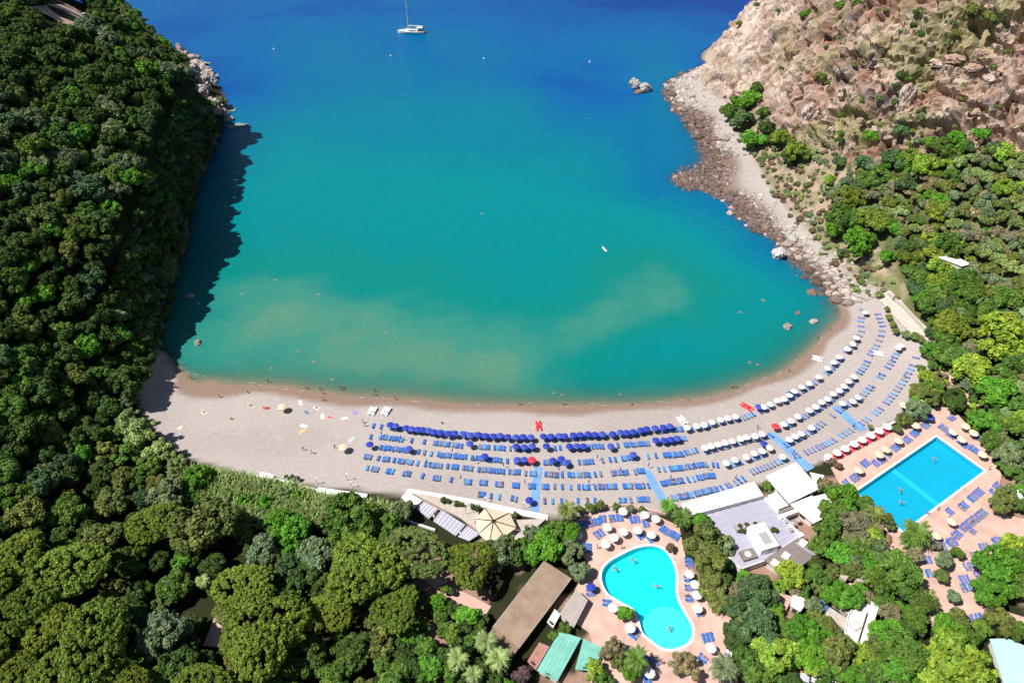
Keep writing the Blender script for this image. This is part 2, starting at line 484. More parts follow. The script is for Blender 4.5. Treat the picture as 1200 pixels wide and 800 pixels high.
e1, e2, rv2 = worley(Qw * np.array([1, 1, 1.3]) + 40, 0.33)
f1, f2, rv3 = worley(Q + 70, 0.75)
crack = sstep(0.10, 0.0, d2 - d1)
ridge = 1 - np.abs(2 * fbm(Q + 11, 0.045, 4) - 1) * 2
crack2 = sstep(0.12, 0.0, e2 - e1)
disp = rocky * ((rv - 0.5) * 6.5 + (rv2 - 0.5) * 2.8 + (rv3 - 0.5) * 1.0 - crack * 1.6 - crack2 * 0.7 + (ridge - 0.4) * 4.0 + (fbm(Q, 0.5, 4) - 0.5) * 1.8)
caves = rocky * sstep(0.60, 0.68, fbm(Q * np.array([1, 1, 2.2]) + 77, 0.06, 3)) * (1 - smooth_face * 0.6)
disp = disp - caves * 5.0
strata = np.abs(2 * fbm(Q * np.array([0.10, 0.10, 0.75]) + 19, 1.0, 3) - 1)
disp = disp + rocky * (strata - 0.25) * 2.6
disp = np.maximum(disp, -7.0)
disp = disp * (1 - 0.45 * smooth_face) + (1 - rocky) * ((fbm(Q + 5, 0.2, 4) - 0.5) * 2.4 + (rv3 - 0.5) * 0.5)
sink = sstep(4.0, 0.0, np.minimum.reduce([X - HX0, HX1 - X, Y - HY0, HY1 - Y])) * 2.5 + sstep(4.5, 1.5, Z) * 2.0
V = Q + N * (disp * sstep(1.5, 7.0, Z))[:, None]
V[:, 2] -= sink
far = Z > 0.3
keep = far[Fc].all(1)
Fc = Fc[keep]
used = np.zeros(len(V), bool); used[Fc.ravel()] = True
remap = np.cumsum(used) - 1
me = mesh_np('cliff', V[used], remap[Fc], smooth=False)
n1 = fbm(Q, 0.09, 4); n2 = fbm(Q + 33, 0.4, 4); n3 = fbm(Q * np.array([1, 1, .6]) + 63, 0.03, 3)
rock = np.array([0.34, 0.235, 0.185]) * (0.72 + 0.6 * n2)[:, None]
def mixc(a, b, t): return a * (1 - t[:, None]) + np.array(b) * t[:, None]
rock = mixc(rock, (0.47, 0.36, 0.295), sstep(0.50, 0.55, n1))
rock = mixc(rock, (0.34, 0.185, 0.135), sstep(0.52, 0.64, fbm(Q + 14, 0.11, 4)) * 0.7)
rock = mixc(rock, (0.20, 0.17, 0.165), sstep(0.60, 0.70, fbm(Q + 114, 0.14, 4)) * 0.8)
rock = mixc(rock, (0.57, 0.475, 0.41), smooth_face * sstep(0.35, 0.6, n2 * 0.5 + n1 * 0.5) * 0.9)
rock = rock * (0.86 + 0.28 * rv2)[:, None]
up = N[:, 2]
grass = sstep(0.47, 0.60, fbm(Q + 214, 0.08, 4)) * (1 - smooth_face * 0.8) * 0.75
rock = mixc(rock, (0.29, 0.27, 0.14), grass)
soil = ground_colour(X, Y, Z)
colr = soil * (1 - rocky[:, None]) + rock * rocky[:, None]
set_col(me, 'Col', colr[used])
M_cliff = mat('cliff_rock', (1, 1, 1), 0.95, 0.22, 1.1, bump=0.22, bscale=1.1, spec=0.1, attr='Col', detail=9)
me.materials.append(M_cliff)
tag(link('cliff', me), kind='structure')

def hill_h(x, y):
    return float(zt_raw(np.array([x]), np.array([y]))[0])

# ------------------------------------------------------------------ the sea
tp = []
def t_px(t, *pts):
    for p in pts: tp.append((*G(p[0], p[1])[:2], t))
# optical depth, 0 at the shore to 1 over deep water, with clouded sand banks and dark weed beds
t_px(0.30, (250, 436), (400, 447), (520, 455), (650, 460), (760, 458), (860, 445), (230, 425))
t_px(0.22, (300, 400), (360, 385), (430, 400), (480, 430), (560, 430), (600, 420), (300, 365), (420, 430), (350, 425))
t_px(0.20, (420, 390), (510, 435), (580, 440), (450, 405))
t_px(0.32, (400, 340), (470, 355), (560, 375), (640, 385), (680, 410), (290, 340))
t_px(0.28, (740, 345), (725, 370), (770, 355), (710, 385), (800, 350))
t_px(0.42, (350, 290), (450, 300), (560, 320), (650, 345), (800, 300), (820, 390), (700, 440), (760, 430), (270, 290), (830, 420))
t_px(0.45, (740, 405), (790, 395), (850, 370), (680, 300), (870, 330), (900, 360))
t_px(0.40, (920, 390), (880, 420))
t_px(0.50, (320, 220), (420, 230), (540, 240), (660, 240), (740, 250), (270, 240), (840, 300))
t_px(0.60, (330, 160), (450, 160), (600, 170), (700, 190), (850, 275), (800, 250), (285, 190))
t_px(0.74, (760, 180), (765, 205), (350, 110), (500, 110), (620, 110), (740, 160), (770, 225))
t_px(0.84, (330, 70), (480, 70), (600, 65), (720, 70), (800, 60), (270, 130))
t_px(0.95, (300, 20), (450, 15), (600, 20), (720, 25), (830, 30), (240, 60))
t_px(1.10, (255, 70), (285, 105), (640, 95), (690, 100), (740, 110), (840, 2), (790, -8), (700, -20), (230, 30))
t_px(0.72, (850, 262), (868, 280), (835, 246), (745, 175), (752, 200), (895, 302))
t_px(1.0, (200, 20), (400, -30), (600, -30), (900, -20), (0, -20), (1200, -20), (600, -60), (880, 40), (845, 68))
t_px(0.75, (750, 100), (775, 120), (800, 170), (275, 140), (268, 160), (800, 195))
tp += [(-600, 700, 1.0), (600, 700, 1.0), (0, 900, 1.0)]
t_rbf = RBF(tp)
xs = np.concatenate([[-5000, -2000, -900, -600, -420], np.arange(-340, 340.1, 2.5), [420, 600, 900, 2000, 5000]])
ys = np.concatenate([np.arange(125, 520.1, 2.5), [560, 620, 720, 900, 1400, 2600, 6000]])
X, Y, Fc = grid_mesh(xs, ys)
Q = np.stack([X, Y, 0 * X], 1)
T = t_rbf(np.clip(X, -600, 600), np.clip(Y, 0, 900))
T = T + (fbm(Q + 3, 0.035, 4) - 0.5) * 0.16 * sstep(0.3, 0.8, T) + (fbm(Q * np.array([1, 1.4, 1]) + 8, 0.05, 5) - 0.5) * 0.20 * sstep(0.55, 0.25, T)
deep_patch = sstep(0.56, 0.66, fbm(Q * np.array([0.6, 1, 1]) + 300, 0.016, 4)) * sstep(0.7, 0.95, T)
T = T + deep_patch * 0.12
D = -zt_raw(X, Y)
D = np.where(np.abs(X) > 335, 20.0, D)
OP = 1 - np.exp(-np.clip(D, 0, 60) / 0.38)
me = mesh_np('sea', Q, Fc, smooth=True)
set_float(me, 'tint', np.clip(T, 0, 1.2) / 1.2)
set_float(me, 'opacity', OP)
m = bpy.data.materials.new('sea_water'); m.use_nodes = True
nt = m.node_tree; b = nt.nodes['Principled BSDF']
b.inputs['Roughness'].default_value = 0.08
b.inputs['IOR'].default_value = 1.33
b.inputs['Specular IOR Level'].default_value = 0.35
at = _n(nt, 'ShaderNodeAttribute', attribute_name='tint'); ao = _n(nt, 'ShaderNodeAttribute', attribute_name='opacity')
cr = _n(nt, 'ShaderNodeValToRGB'); cr.color_ramp.interpolation = 'EASE'
stops = [(0.0, (0.22, 0.22, 0.14)), (0.15, (0.088, 0.245, 0.175)), (0.21, (0.042, 0.235, 0.185)), (0.30, (0.003, 0.205, 0.190)), (0.42, (0.0, 0.210, 0.245)), (0.52, (0.0, 0.175, 0.265)), (0.64, (0.0, 0.140, 0.295)), (0.80, (0.0, 0.110, 0.335)), (0.93, (0.0, 0.082, 0.32)), (1.0, (0.0, 0.045, 0.27))]
el = cr.color_ramp.elements
while len(el) < len(stops): el.new(0.5)
for e, (p, c) in zip(el, stops): e.position = p; e.color = (*c, 1)
tc = _n(nt, 'ShaderNodeTexCoord')
ns = _n(nt, 'ShaderNodeTexNoise'); ns.inputs['Scale'].default_value = 0.09; ns.inputs['Detail'].default_value = 6
nt.links.new(tc.outputs['Object'], ns.inputs['Vector'])
ma = _n(nt, 'ShaderNodeMath', operation='MULTIPLY_ADD'); ma.inputs[1].default_value = 0.06
nt.links.new(ns.outputs['Fac'], ma.inputs[0])
sb = _n(nt, 'ShaderNodeMath', operation='SUBTRACT'); sb.inputs[1].default_value = 0.03
nt.links.new(at.outputs['Fac'], sb.inputs[0]); nt.links.new(sb.outputs[0], ma.inputs[2])
nt.links.new(ma.outputs[0], cr.inputs[0]); nt.links.new(cr.outputs[0], b.inputs['Base Color'])
nt.links.new(ao.outputs['Fac'], b.inputs['Alpha'])
mp = _n(nt, 'ShaderNodeMapping'); mp.inputs['Scale'].default_value = (0.35, 1.0, 1.0); mp.inputs['Rotation'].default_value = (0, 0, 0.25)
nt.links.new(tc.outputs['Object'], mp.inputs[0])
w1 = _n(nt, 'ShaderNodeTexNoise'); w1.inputs['Scale'].default_value = 0.55; w1.inputs['Detail'].default_value = 7; w1.inputs['Roughness'].default_value = 0.6
nt.links.new(mp.outputs[0], w1.inputs['Vector'])
bp = _n(nt, 'ShaderNodeBump'); bp.inputs['Strength'].default_value = 1.0; bp.inputs['Distance'].default_value = 0.55
nt.links.new(w1.outputs['Fac'], bp.inputs['Height']); nt.links.new(bp.outputs[0], b.inputs['Normal'])
me.materials.append(m)
tag(link('sea', me), kind='structure')
# ------------------------------------------------------------------ vegetation
def quad_leaves(pos, nor, size, rg, aspect=1.0):
    n = len(pos)
    nor = nor / (np.linalg.norm(nor, axis=1)[:, None] + 1e-9)
    r = rg.normal(size=(n, 3))
    u = np.cross(nor, r); u /= (np.linalg.norm(u, axis=1)[:, None] + 1e-9)
    w = np.cross(nor, u)
    s = (size * rg.uniform(0.65, 1.3, n))[:, None]
    bend = nor * s * 0.25
    v = np.stack([pos - u * s - w * s * aspect, pos + u * s * 0.8 - w * s * aspect + bend, pos + u * s + w * s * aspect * 0.9, pos - u * s * 0.9 + w * s * aspect + bend], 1).reshape(-1, 3)
    f = np.arange(4 * n).reshape(-1, 4)
    return v, f

def ico(sub=2):
    bm = bmesh.new(); bmesh.ops.create_icosphere(bm, subdivisions=sub, radius=1.0)
    v = np.array([x.co[:] for x in bm.verts]); f = np.array([[q.index for q in p.verts] for p in bm.faces])
    bm.free(); return v, f
ICO2 = ico(2); ICO1 = ico(1)

def sphere_dirs(n, rg):
    d = rg.normal(size=(n, 3)); return d / np.linalg.norm(d, axis=1)[:, None]

def crown_mesh(name, seed, mats, kind='oak', n_leaf=1800, leaf=0.055):
    """crown of radius about 1 centred on the origin (z from about -0.7 to 0.8)"""
    rg = np.random.default_rng(seed)
    C = []; R = []
    if kind == 'oak':
        nl = int(rg.integers(44, 54)); flat = 0.74
        D = sphere_dirs(nl * 2, rg); D = D[D[:, 2] > -0.45][:nl]
        for d in D:
            rr = rg.uniform(0.50, 0.86)
            C.append(d * rr * np.array([1, 1, flat])); R.append(rg.uniform(0.13, 0.29))
    elif kind == 'pine':
        nl = 430; flat = 0.46
        D = sphere_dirs(nl * 3, rg); D = D[D[:, 2] > -0.06][:nl]
        for d in D:
            rr = rg.uniform(0.84, 0.94)
            C.append(d * rr * np.array([1, 1, flat]) + np.array([0, 0, -0.12])); R.append(rg.uniform(0.05, 0.085))
    elif kind == 'shrub':
        nl = int(rg.integers(12, 18)); flat = 0.6
        D = sphere_dirs(nl * 3, rg); D = D[D[:, 2] > -0.1][:nl]
        for d in D:
            rr = rg.uniform(0.35, 0.75)
            C.append(d * rr * np.array([1, 1, flat])); R.append(rg.uniform(0.22, 0.40))
    elif kind == 'loose':
        nl = 34; flat = 0.9
        D = sphere_dirs(nl * 2, rg); D = D[D[:, 2] > -0.6][:nl]
        for d in D:
            rr = rg.uniform(0.3, 0.9)
            C.append(d * rr * np.array([1, 1, flat])); R.append(rg.uniform(0.12, 0.26))
    elif kind == 'tall':
        nl = 30; flat = 1.45
        D = sphere_dirs(nl * 2, rg); D = D[D[:, 2] > -0.7][:nl]
        for d in D:
            rr = rg.uniform(0.4, 0.75)
            C.append(d * rr * np.array([1, 1, flat])); R.append(rg.uniform(0.22, 0.36))
    C = np.array(C); R = np.array(R)
    lop = 1 + 0.18 * np.sin(np.arctan2(C[:, 1], C[:, 0]) * rg.integers(2, 4) + rg.uniform(0, 6))
    C[:, :2] *= lop[:, None]
    prob = R ** 2 / (R ** 2).sum()
    k = rg.choice(len(C), n_leaf * 2, p=prob)
    u = sphere_dirs(n_leaf * 2, rg)
    pos = C[k] + u * (R[k] * rg.uniform(0.82, 1.06, n_leaf * 2))[:, None]
    dist = np.linalg.norm(pos[:, None] - C[None], axis=2) / R[None]
    dist[np.arange(len(k)), k] = 9
    ok = (dist.min(1) > 0.80) & (u[:, 2] > -0.65)
    pos = pos[ok][:n_leaf]; u = u[ok][:n_leaf]; kk = k[ok][:n_leaf]
    nor = u + rg.normal(size=u.shape) * 0.6 + np.array([0, 0, 0.25])
    v, f = quad_leaves(pos, nor, np.full(len(pos), leaf), rg)
    lobe_tone = rg.uniform(0.80, 1.22, len(C)); leaf_tone = rg.uniform(0.72, 1.30, len(pos))
    tone = np.repeat(lobe_tone[kk] * leaf_tone, 4)
    warm = np.repeat(rg.uniform(-0.12, 0.09, len(C))[kk], 4)
    # added solid cores, toned darker as inner shade, close off every lobe
    iv, fi = ICO1
    cv = []; cf = []; b = len(v)
    for c, r in zip(C, R):
        jit = rg.uniform(0.72, 0.92, len(iv))[:, None]
        cv.append(c + iv * r * jit); cf.append(fi + b); b += len(iv)
    v2 = np.concatenate([v] + cv)
    ctone = np.full(len(v2) - len(v), 0.75)
    tri = np.concatenate([f[:, [0, 1, 2]], f[:, [0, 2, 3]]] + cf)
    me = mesh_np(name, v2, tri, mats, smooth=False)
    t = np.concatenate([tone, ctone]); w = np.concatenate([warm, 0 * ctone])
    set_col(me, 'Col', np.stack([t * (1 + w), t, t * (1 - w)], 1))
    return me

def trunk_mesh(name, mats, seed, h=1.0, r=0.05, spread=0.35, n=5):
    """tapered trunk from z=0 up to about z=h with limbs; unit height"""
    rg = random.Random(seed); b = MB()
    lean = (rg.uniform(-0.06, 0.06), rg.uniform(-0.06, 0.06))
    mid = (lean[0], lean[1], h * 0.55)
    b.tube((0, 0, -0.12), mid, r * 1.25, r * 0.8, 7)
    top = (lean[0] * 1.6, lean[1] * 1.6, h)
    b.tube(mid, top, r * 0.8, r * 0.35, 6)
    for i in range(n):
        a = 2 * math.pi * i / n + rg.uniform(-0.4, 0.4)
        e = (mid[0] + math.cos(a) * spread, mid[1] + math.sin(a) * spread, h * rg.uniform(0.85, 1.12))
        b.tube((mid[0], mid[1], h * rg.uniform(0.42, 0.58)), e, r * 0.5, r * 0.16, 5)
    return b.mesh(name, mats, True)

M_leaf = mat('foliage', (1, 1, 1), 0.6, 0.18, 1.6, spec=0.15, attr='Col', objcol=True)
M_bark = mat('bark', (0.13, 0.09, 0.065), 0.95, 0.3, 6, bump=0.02, bscale=14)
M_barkg = mat('grey_bark', (0.24, 0.205, 0.17), 0.95, 0.3, 6, bump=0.02, bscale=14)
OAKS = [crown_mesh('oak_crown', 10 + i, [M_leaf], 'oak', 2800, 0.050) for i in range(7)]
PINES = [crown_mesh('pine_crown', 30 + i, [M_leaf], 'pine', 12000, 0.021) for i in range(5)]
SHRUBS = [crown_mesh('shrub_crown', 50 + i, [M_leaf], 'shrub', 900, 0.085) for i in range(6)]
LOOSE = [crown_mesh('loose_crown', 70 + i, [M_leaf], 'loose', 2200, 0.042) for i in range(4)]
TALLS = [crown_mesh('tall_crown', 90 + i, [M_leaf], 'tall', 2600, 0.060) for i in range(4)]
TRUNK = [trunk_mesh('trunk', [M_bark], i) for i in range(4)]
TRUNKG = [trunk_mesh('trunk', [M_barkg], 20 + i, 1.0, 0.04, 0.45, 6) for i in range(3)]

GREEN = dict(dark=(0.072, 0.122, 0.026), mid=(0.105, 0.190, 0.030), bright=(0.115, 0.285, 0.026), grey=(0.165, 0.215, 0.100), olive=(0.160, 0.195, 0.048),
             pine=(0.165, 0.225, 0.030), yellow=(0.240, 0.350, 0.040), dry=(0.245, 0.215, 0.115), blue=(0.085, 0.150, 0.055), reed=(0.235, 0.320, 0.105), purple=(0.11, 0.07, 0.075), brown=(0.20, 0.13, 0.08))

CWORD = dict(dark='dark green', mid='mid green', bright='bright green', grey='grey-green', olive='olive-brown', pine='olive green', yellow='yellow-green', dry='straw-coloured', blue='deep green', reed='pale green', purple='purplish', brown='rusty brown')
def tree(name, label, cat, group, px, py, d_px, tone, crowns, hc=None, tall=1.0, trunk=None, world=None, rg=random):
    """px,py: centre of the crown in the photograph, d_px: its width there"""
    if world is None:
        base = place(px, py, hc if hc is not None else 3.0)
        R = 0.5 * d_px * PX(base + np.array([0, 0, 3.0]))[2] / F_PX
        if hc is None:
            base = place(px, py, 0.95 * R * tall + 0.4); hc = 0.95 * R * tall + 0.4
    else:
        base, R = world
        if hc is None: hc = 0.95 * R * tall + 0.4
    if '{c}' in label:
        label = ('large ' if R > 5.2 else ('small ' if R < 2.0 else '')) + label.replace('{c}', CWORD[tone])
    t = empty(name, base, label, cat, group, rz=rg.uniform(0, 6.28))
    c = link('crown', rg.choice(crowns), t, (0, 0, hc))
    s = rg.uniform(0.92, 1.08)
    c.scale = (R * s, R / s, R * tall * rg.uniform(0.92, 1.1))
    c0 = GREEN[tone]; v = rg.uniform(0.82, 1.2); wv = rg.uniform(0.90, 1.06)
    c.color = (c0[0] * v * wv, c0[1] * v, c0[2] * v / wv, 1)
    if trunk is not None:
        k = link('trunk', rg.choice(trunk), t, (0, 0, 0))
        k.scale = (max(R * 0.9, 1.4), max(R * 0.9, 1.4), hc * 0.95)
    return t

def pine_at(px, py, d, tone='pine', label=None, group='stone pines behind the beach', hc=None):
    if label is None: label = ('very broad' if d >= 86 else 'broad' if d >= 64 else 'smaller') + ' stone pine with dense domed olive green crown in the wood behind the beach'
    return tree('stone_pine', label, 'pine tree', group, px, py, d, tone, PINES, hc=hc or (0.075 * d + 3.0), tall=1.0, trunk=TRUNK)

# -- stone pines and large trees at the foot of the picture
for p in [(75, 668, 88), (18, 716, 74), (54, 730, 66), (108, 752, 96), (16, 650, 66), (180, 612, 60), (18, 790, 60), (56, 792, 66), (284, 686, 66), (310, 738, 100), (282, 752, 46), (426, 664, 90), (464, 712, 56), (390, 712, 54), (-30, 690, 70), (-30, 760, 70), (240, 800, 60), (140, 800, 60)]:
    pine_at(*p)
pine_at(550, 658, 60, 'pine', 'round stone pine with bright domed crown beside the cream tent', None)
pine_at(488, 645, 72, 'olive', 'thin-crowned olive-brown pine beside the white striped roof panels', None)

def many(rows, name, label, cat, group, crowns, trunk=TRUNK, tall=1.0):
    for px, py, d, tone in rows: tree(name, label, cat, group, px, py, d, tone, crowns, trunk=trunk, tall=tall)

many([(120, 632, 52, 'olive'), (195, 580, 46, 'grey'), (192, 742, 62, 'grey'), (242, 616, 70, 'olive'), (307, 648, 44, 'grey'), (372, 652, 48, 'grey'), (584, 646, 42, 'grey'), (225, 640, 40, 'dark'), (150, 655, 40, 'dark'), (160, 700, 40, 'dark'), (130, 590, 40, 'olive'), (80, 600, 44, 'mid'), (30, 600, 44, 'olive'), (345, 700, 44, 'dark'), (250, 665, 36, 'dark'), (210, 780, 46, 'dark'), (170, 770, 40, 'dark'), (360, 770, 50, 'dark'), (420, 760, 48, 'dark'), (395, 790, 44, 'mid'), (445, 755, 40, 'olive')],
     'broadleaf_tree', '{c} rounded broadleaf tree among the stone pines behind the beach', 'tree', 'broadleaf trees among the stone pines', OAKS)
many([(200, 690, 36, 'mid'), (338, 640, 32, 'bright'), (342, 622, 42, 'bright'), (412, 608, 66, 'mid'), (408, 634, 52, 'mid'), (362, 672, 40, 'dark'), (380, 690, 34, 'dark'), (340, 665, 36, 'blue'), (215, 655, 30, 'bright'), (445, 690, 30, 'mid'), (480, 780, 34, 'dark'), (330, 612, 36, 'bright'), (450, 620, 40, 'mid'), (470, 600, 30, 'grey'), (160, 560, 30, 'mid'), (230, 560, 34, 'bright')],
     'leafy_tree', '{c} bushy tree between the reeds and the stone pines', 'tree', 'fresh green trees by the reeds', OAKS)
many([(514, 705, 22, 'bright'), (548, 724, 34, 'bright'), (496, 756, 34, 'mid'), (530, 742, 24, 'mid'), (505, 784, 38, 'bright'), (600, 650, 34, 'dark'), (524, 690, 18, 'mid'), (478, 740, 30, 'dark'), (470, 790, 36, 'mid'), (520, 770, 26, 'dark'), (560, 745, 22, 'dark'), (612, 790, 26, 'purple')],
     'garden_shrub', '{c} shrub in the shady garden beside the long brown roof', 'shrub', 'shrubs in the shady garden', SHRUBS)
many([(640, 640, 42, 'bright'), (654, 622, 30, 'mid'), (628, 650, 30, 'bright'), (667, 622, 28, 'bright'), (670, 646, 30, 'grey'), (680, 668, 26, 'grey'), (625, 626, 26, 'grey'), (612, 640, 24, 'mid')],
     'garden_tree', 'leafy {c} tree between the cream tent and the curved pool', 'tree', 'trees between the tent and the curved pool', OAKS)
many([(828, 634, 42, 'olive'), (834, 660, 44, 'olive'), (834, 686, 38, 'olive'), (812, 640, 30, 'olive'), (850, 640, 26, 'grey'), (822, 612, 26, 'bright')],
     'tall_tree', 'tall {c} tree between the curved pool and the white terrace', 'tree', 'tall trees by the white terrace', TALLS, tall=0.8)
many([(883, 694, 48, 'blue'), (886, 735, 52, 'blue'), (860, 712, 30, 'blue'), (862, 745, 34, 'dark'), (870, 775, 34, 'mid')],
     'blue_green_tree', '{c} rounded tree below the brown skylit roof', 'tree', 'blue-green trees below the skylit roof', OAKS)
many([(926, 673, 36, 'yellow'), (958, 678, 34, 'mid'), (940, 690, 22, 'mid'), (993, 700, 36, 'bright'), (975, 695, 28, 'bright'), (907, 712, 24, 'bright'), (954, 709, 20, 'grey'), (944, 742, 44, 'bright'), (909, 766, 50, 'yellow'), (951, 768, 40, 'bright'), (981, 764, 44, 'olive'), (1009, 768, 28, 'yellow'), (925, 735, 30, 'mid'), (970, 735, 26, 'olive'), (1044, 744, 38, 'bright'), (1050, 782, 40, 'bright'), (1022, 790, 34, 'mid'), (965, 790, 26, 'mid'), (895, 790, 30, 'mid'), (1062, 764, 52, 'mid'), (1034, 770, 30, 'mid'), (1000, 795, 30, 'bright')],
     'garden_tree', '{c} garden tree around the flat white roof with a hatch', 'tree', 'garden trees around the flat white roof', OAKS)
many([(1052, 670, 52, 'mid'), (1066, 690, 34, 'mid'), (1082, 704, 32, 'dark'), (1034, 680, 36, 'mid'), (1022, 660, 30, 'bright'), (1075, 725, 34, 'mid'), (1042, 718, 28, 'dry'), (1008, 645, 30, 'mid'), (1000, 665, 28, 'olive'), (985, 650, 32, 'bright'), (960, 640, 26, 'mid'), (1015, 700, 20, 'dry')],
     'garden_tree', '{c} tree on the slope below the rectangular pool', 'tree', 'trees below the rectangular pool', OAKS)
many([(988, 580, 32, 'bright'), (977, 600, 34, 'mid'), (1002, 612, 38, 'dry'), (973, 622, 34, 'mid'), (1024, 628, 26, 'yellow'), (965, 570, 20, 'dark'), (1012, 590, 24, 'mid'), (1000, 632, 26, 'dry'), (1040, 610, 20, 'olive')],
     'garden_tree', '{c} tree between the white tent roofs and the rectangular pool', 'tree', 'trees between the tent roofs and the rectangular pool', OAKS)
many([(1171, 664, 54, 'bright'), (1194, 686, 40, 'mid'), (1163, 694, 42, 'bright'), (1190, 640, 34, 'yellow'), (1205, 660, 40, 'mid'), (1124, 774, 74, 'yellow'), (1110, 735, 38, 'bright'), (1092, 790, 44, 'yellow'), (1150, 790, 40, 'yellow'), (1130, 745, 34, 'mid')],
     'garden_tree', 'lush {c} tree beside the pink paths near the pale turquoise roof', 'tree', 'lush trees near the pale turquoise roof', OAKS)
many([(1122, 728, 34, 'olive'), (1150, 735, 24, 'mid'), (1175, 728, 34, 'olive'), (1190, 738, 30, 'mid'), (1160, 722, 22, 'brown'), (1122, 646, 18, 'mid'), (1073, 650, 24, 'dry'), (1106, 656, 24, 'grey'), (1103, 674, 20, 'olive'), (1116, 698, 20, 'grey'), (786, 641, 12, 'brown'), (732, 716, 22, 'bright'), (1098, 640, 14, 'dry')],
     'garden_shrub', 'low {c} shrub planted in the pink pool deck', 'shrub', 'shrubs planted in the pool decks', SHRUBS)
many([(1183, 534, 34, 'grey'), (1162, 517, 28, 'mid'), (1175, 590, 28, 'olive'), (1180, 575, 22, 'olive'), (1153, 494, 34, 'bright'), (1075, 480, 28, 'grey'), (1119, 474, 22, 'dark'), (1060, 492, 18, 'olive'), (1052, 502, 12, 'olive'), (1168, 500, 26, 'mid'), (1090, 465, 24, 'olive'), (1190, 555, 22, 'mid'), (1195, 590, 20, 'mid')],
     'garden_tree', '{c} rounded tree at the edge of the rectangular pool terrace', 'tree', 'trees edging the rectangular pool terrace', OAKS)
many([(717, 760, 32, 'dry'), (725, 775, 26, 'olive'), (740, 788, 26, 'bright'), (697, 784, 28, 'yellow'), (802, 778, 36, 'dry'), (705, 795, 24, 'mid')],
     'garden_tree', '{c} loose tree beside the mint green roofs and the curved pool', 'tree', 'trees beside the mint roofs', LOOSE, tall=0.9)
many([(662, 737, 16, 'mid'), (648, 745, 14, 'mid')], 'garden_shrub', '{c} shrub growing over the mint green roof edge', 'shrub', 'shrubs at the mint roofs', SHRUBS)

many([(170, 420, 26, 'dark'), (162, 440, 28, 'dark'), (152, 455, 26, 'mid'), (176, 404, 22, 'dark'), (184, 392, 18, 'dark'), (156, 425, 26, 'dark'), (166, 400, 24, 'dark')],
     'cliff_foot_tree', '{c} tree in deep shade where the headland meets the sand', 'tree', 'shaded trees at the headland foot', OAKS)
# -- feathery pale tamarisks and hedges at the left end of the beach
many([(150, 492, 34, 'reed'), (165, 508, 46, 'reed'), (185, 528, 40, 'reed'), (150, 530, 36, 'mid'), (205, 545, 30, 'reed'), (150, 470, 24, 'grey'), (135, 510, 30, 'mid'), (175, 550, 34, 'mid'), (120, 530, 34, 'olive')],
     'tamarisk', 'feathery {c} tamarisk at the shady end of the sand', 'tree', 'tamarisks at the end of the sand', LOOSE, tall=0.8)

# -- scattered woods (seeded, individuals)
def scatter(poly, n_try, r_lo, r_hi, mind, seed, ok=None):
    rg = np.random.default_rng(seed); out = []
    x0, y0 = np.min(poly, 0); x1, y1 = np.max(poly, 0)
    P2 = np.stack([rg.uniform(x0, x1, n_try), rg.uniform(y0, y1, n_try)], 1); RR = rg.uniform(r_lo, r_hi, n_try)
    sel = in_poly(P2[:, 0], P2[:, 1], poly)
    cell = {}
    for (px, py), R in zip(P2[sel], RR[sel]):
        if ok is not None and not ok(px, py): continue
        b = place(px, py, 2.5)
        m2 = (mind * (R / r_hi) ** 0.5) ** 2
        i, j = int(b[0] // 6), int(b[1] // 6)
        if any((b[0] - q[0]) ** 2 + (b[1] - q[1]) ** 2 + 0.8 * (b[2] - q[2]) ** 2 < m2 for a_ in (-1, 0, 1) for c_ in (-1, 0, 1) for q in cell.get((i + a_, j + c_), ())): continue
        cell.setdefault((i, j), []).append(b); out.append((b, R))
    return out

HEAD_PX = [(-40, -30), (60, -30), (120, -30), (138, -2), (166, 30), (194, 60), (226, 96), (244, 118), (250, 142), (244, 172), (228, 212), (214, 262), (204, 308), (192, 350), (176, 395), (160, 430), (150, 460), (135, 485), (115, 510), (60, 580), (-40, 600)]
CLEAR = [(30, 12), (60, -6), (104, 0), (114, 26), (94, 46), (50, 44)]
def head_ok(x, y):
    if in_poly(np.array([x]), np.array([y]), CLEAR)[0]: return False
    p = place(x, y, 2.5)
    return ground(p[0] + 2.0, p[1]) > ground(p[0] - 1.0, p[1]) - 5.0
pts = scatter(HEAD_PX, 14000, 2.6, 4.9, 5.0, 3, ok=head_ok)
rr = random.Random(5)
kinds = {'dark': ('holm_oak', '{c} rounded holm oak in the dense wood on the headland', 'holm oaks on the headland'),
         'mid': ('arbutus_tree', '{c} bushy tree in the dense wood on the headland', 'green bushy trees on the headland'),
         'grey': ('olive_tree', '{c} olive-like tree in the dense wood on the headland', 'grey-green trees on the headland')}
cnt = {}
for b, R in pts:
    n = float(fbm(np.array([[b[0], b[1], 0]]), 0.03, 2)[0]) + rr.uniform(-0.2, 0.2)
    k = 'dark' if n < 0.46 else ('mid' if n < 0.60 else 'grey')
    cnt[k] = cnt.get(k, 0) + 1
    nm, lb, gp = kinds[k]
    tone = {'dark': 'dark', 'mid': rr.choice(['mid', 'mid', 'bright', 'olive']), 'grey': rr.choice(['grey', 'blue', 'grey'])}[k]
    tree(nm, lb, 'tree', gp, 0, 0, 0, tone, OAKS, world=(b, R), trunk=TRUNK, rg=rr)
print('headland trees', cnt)

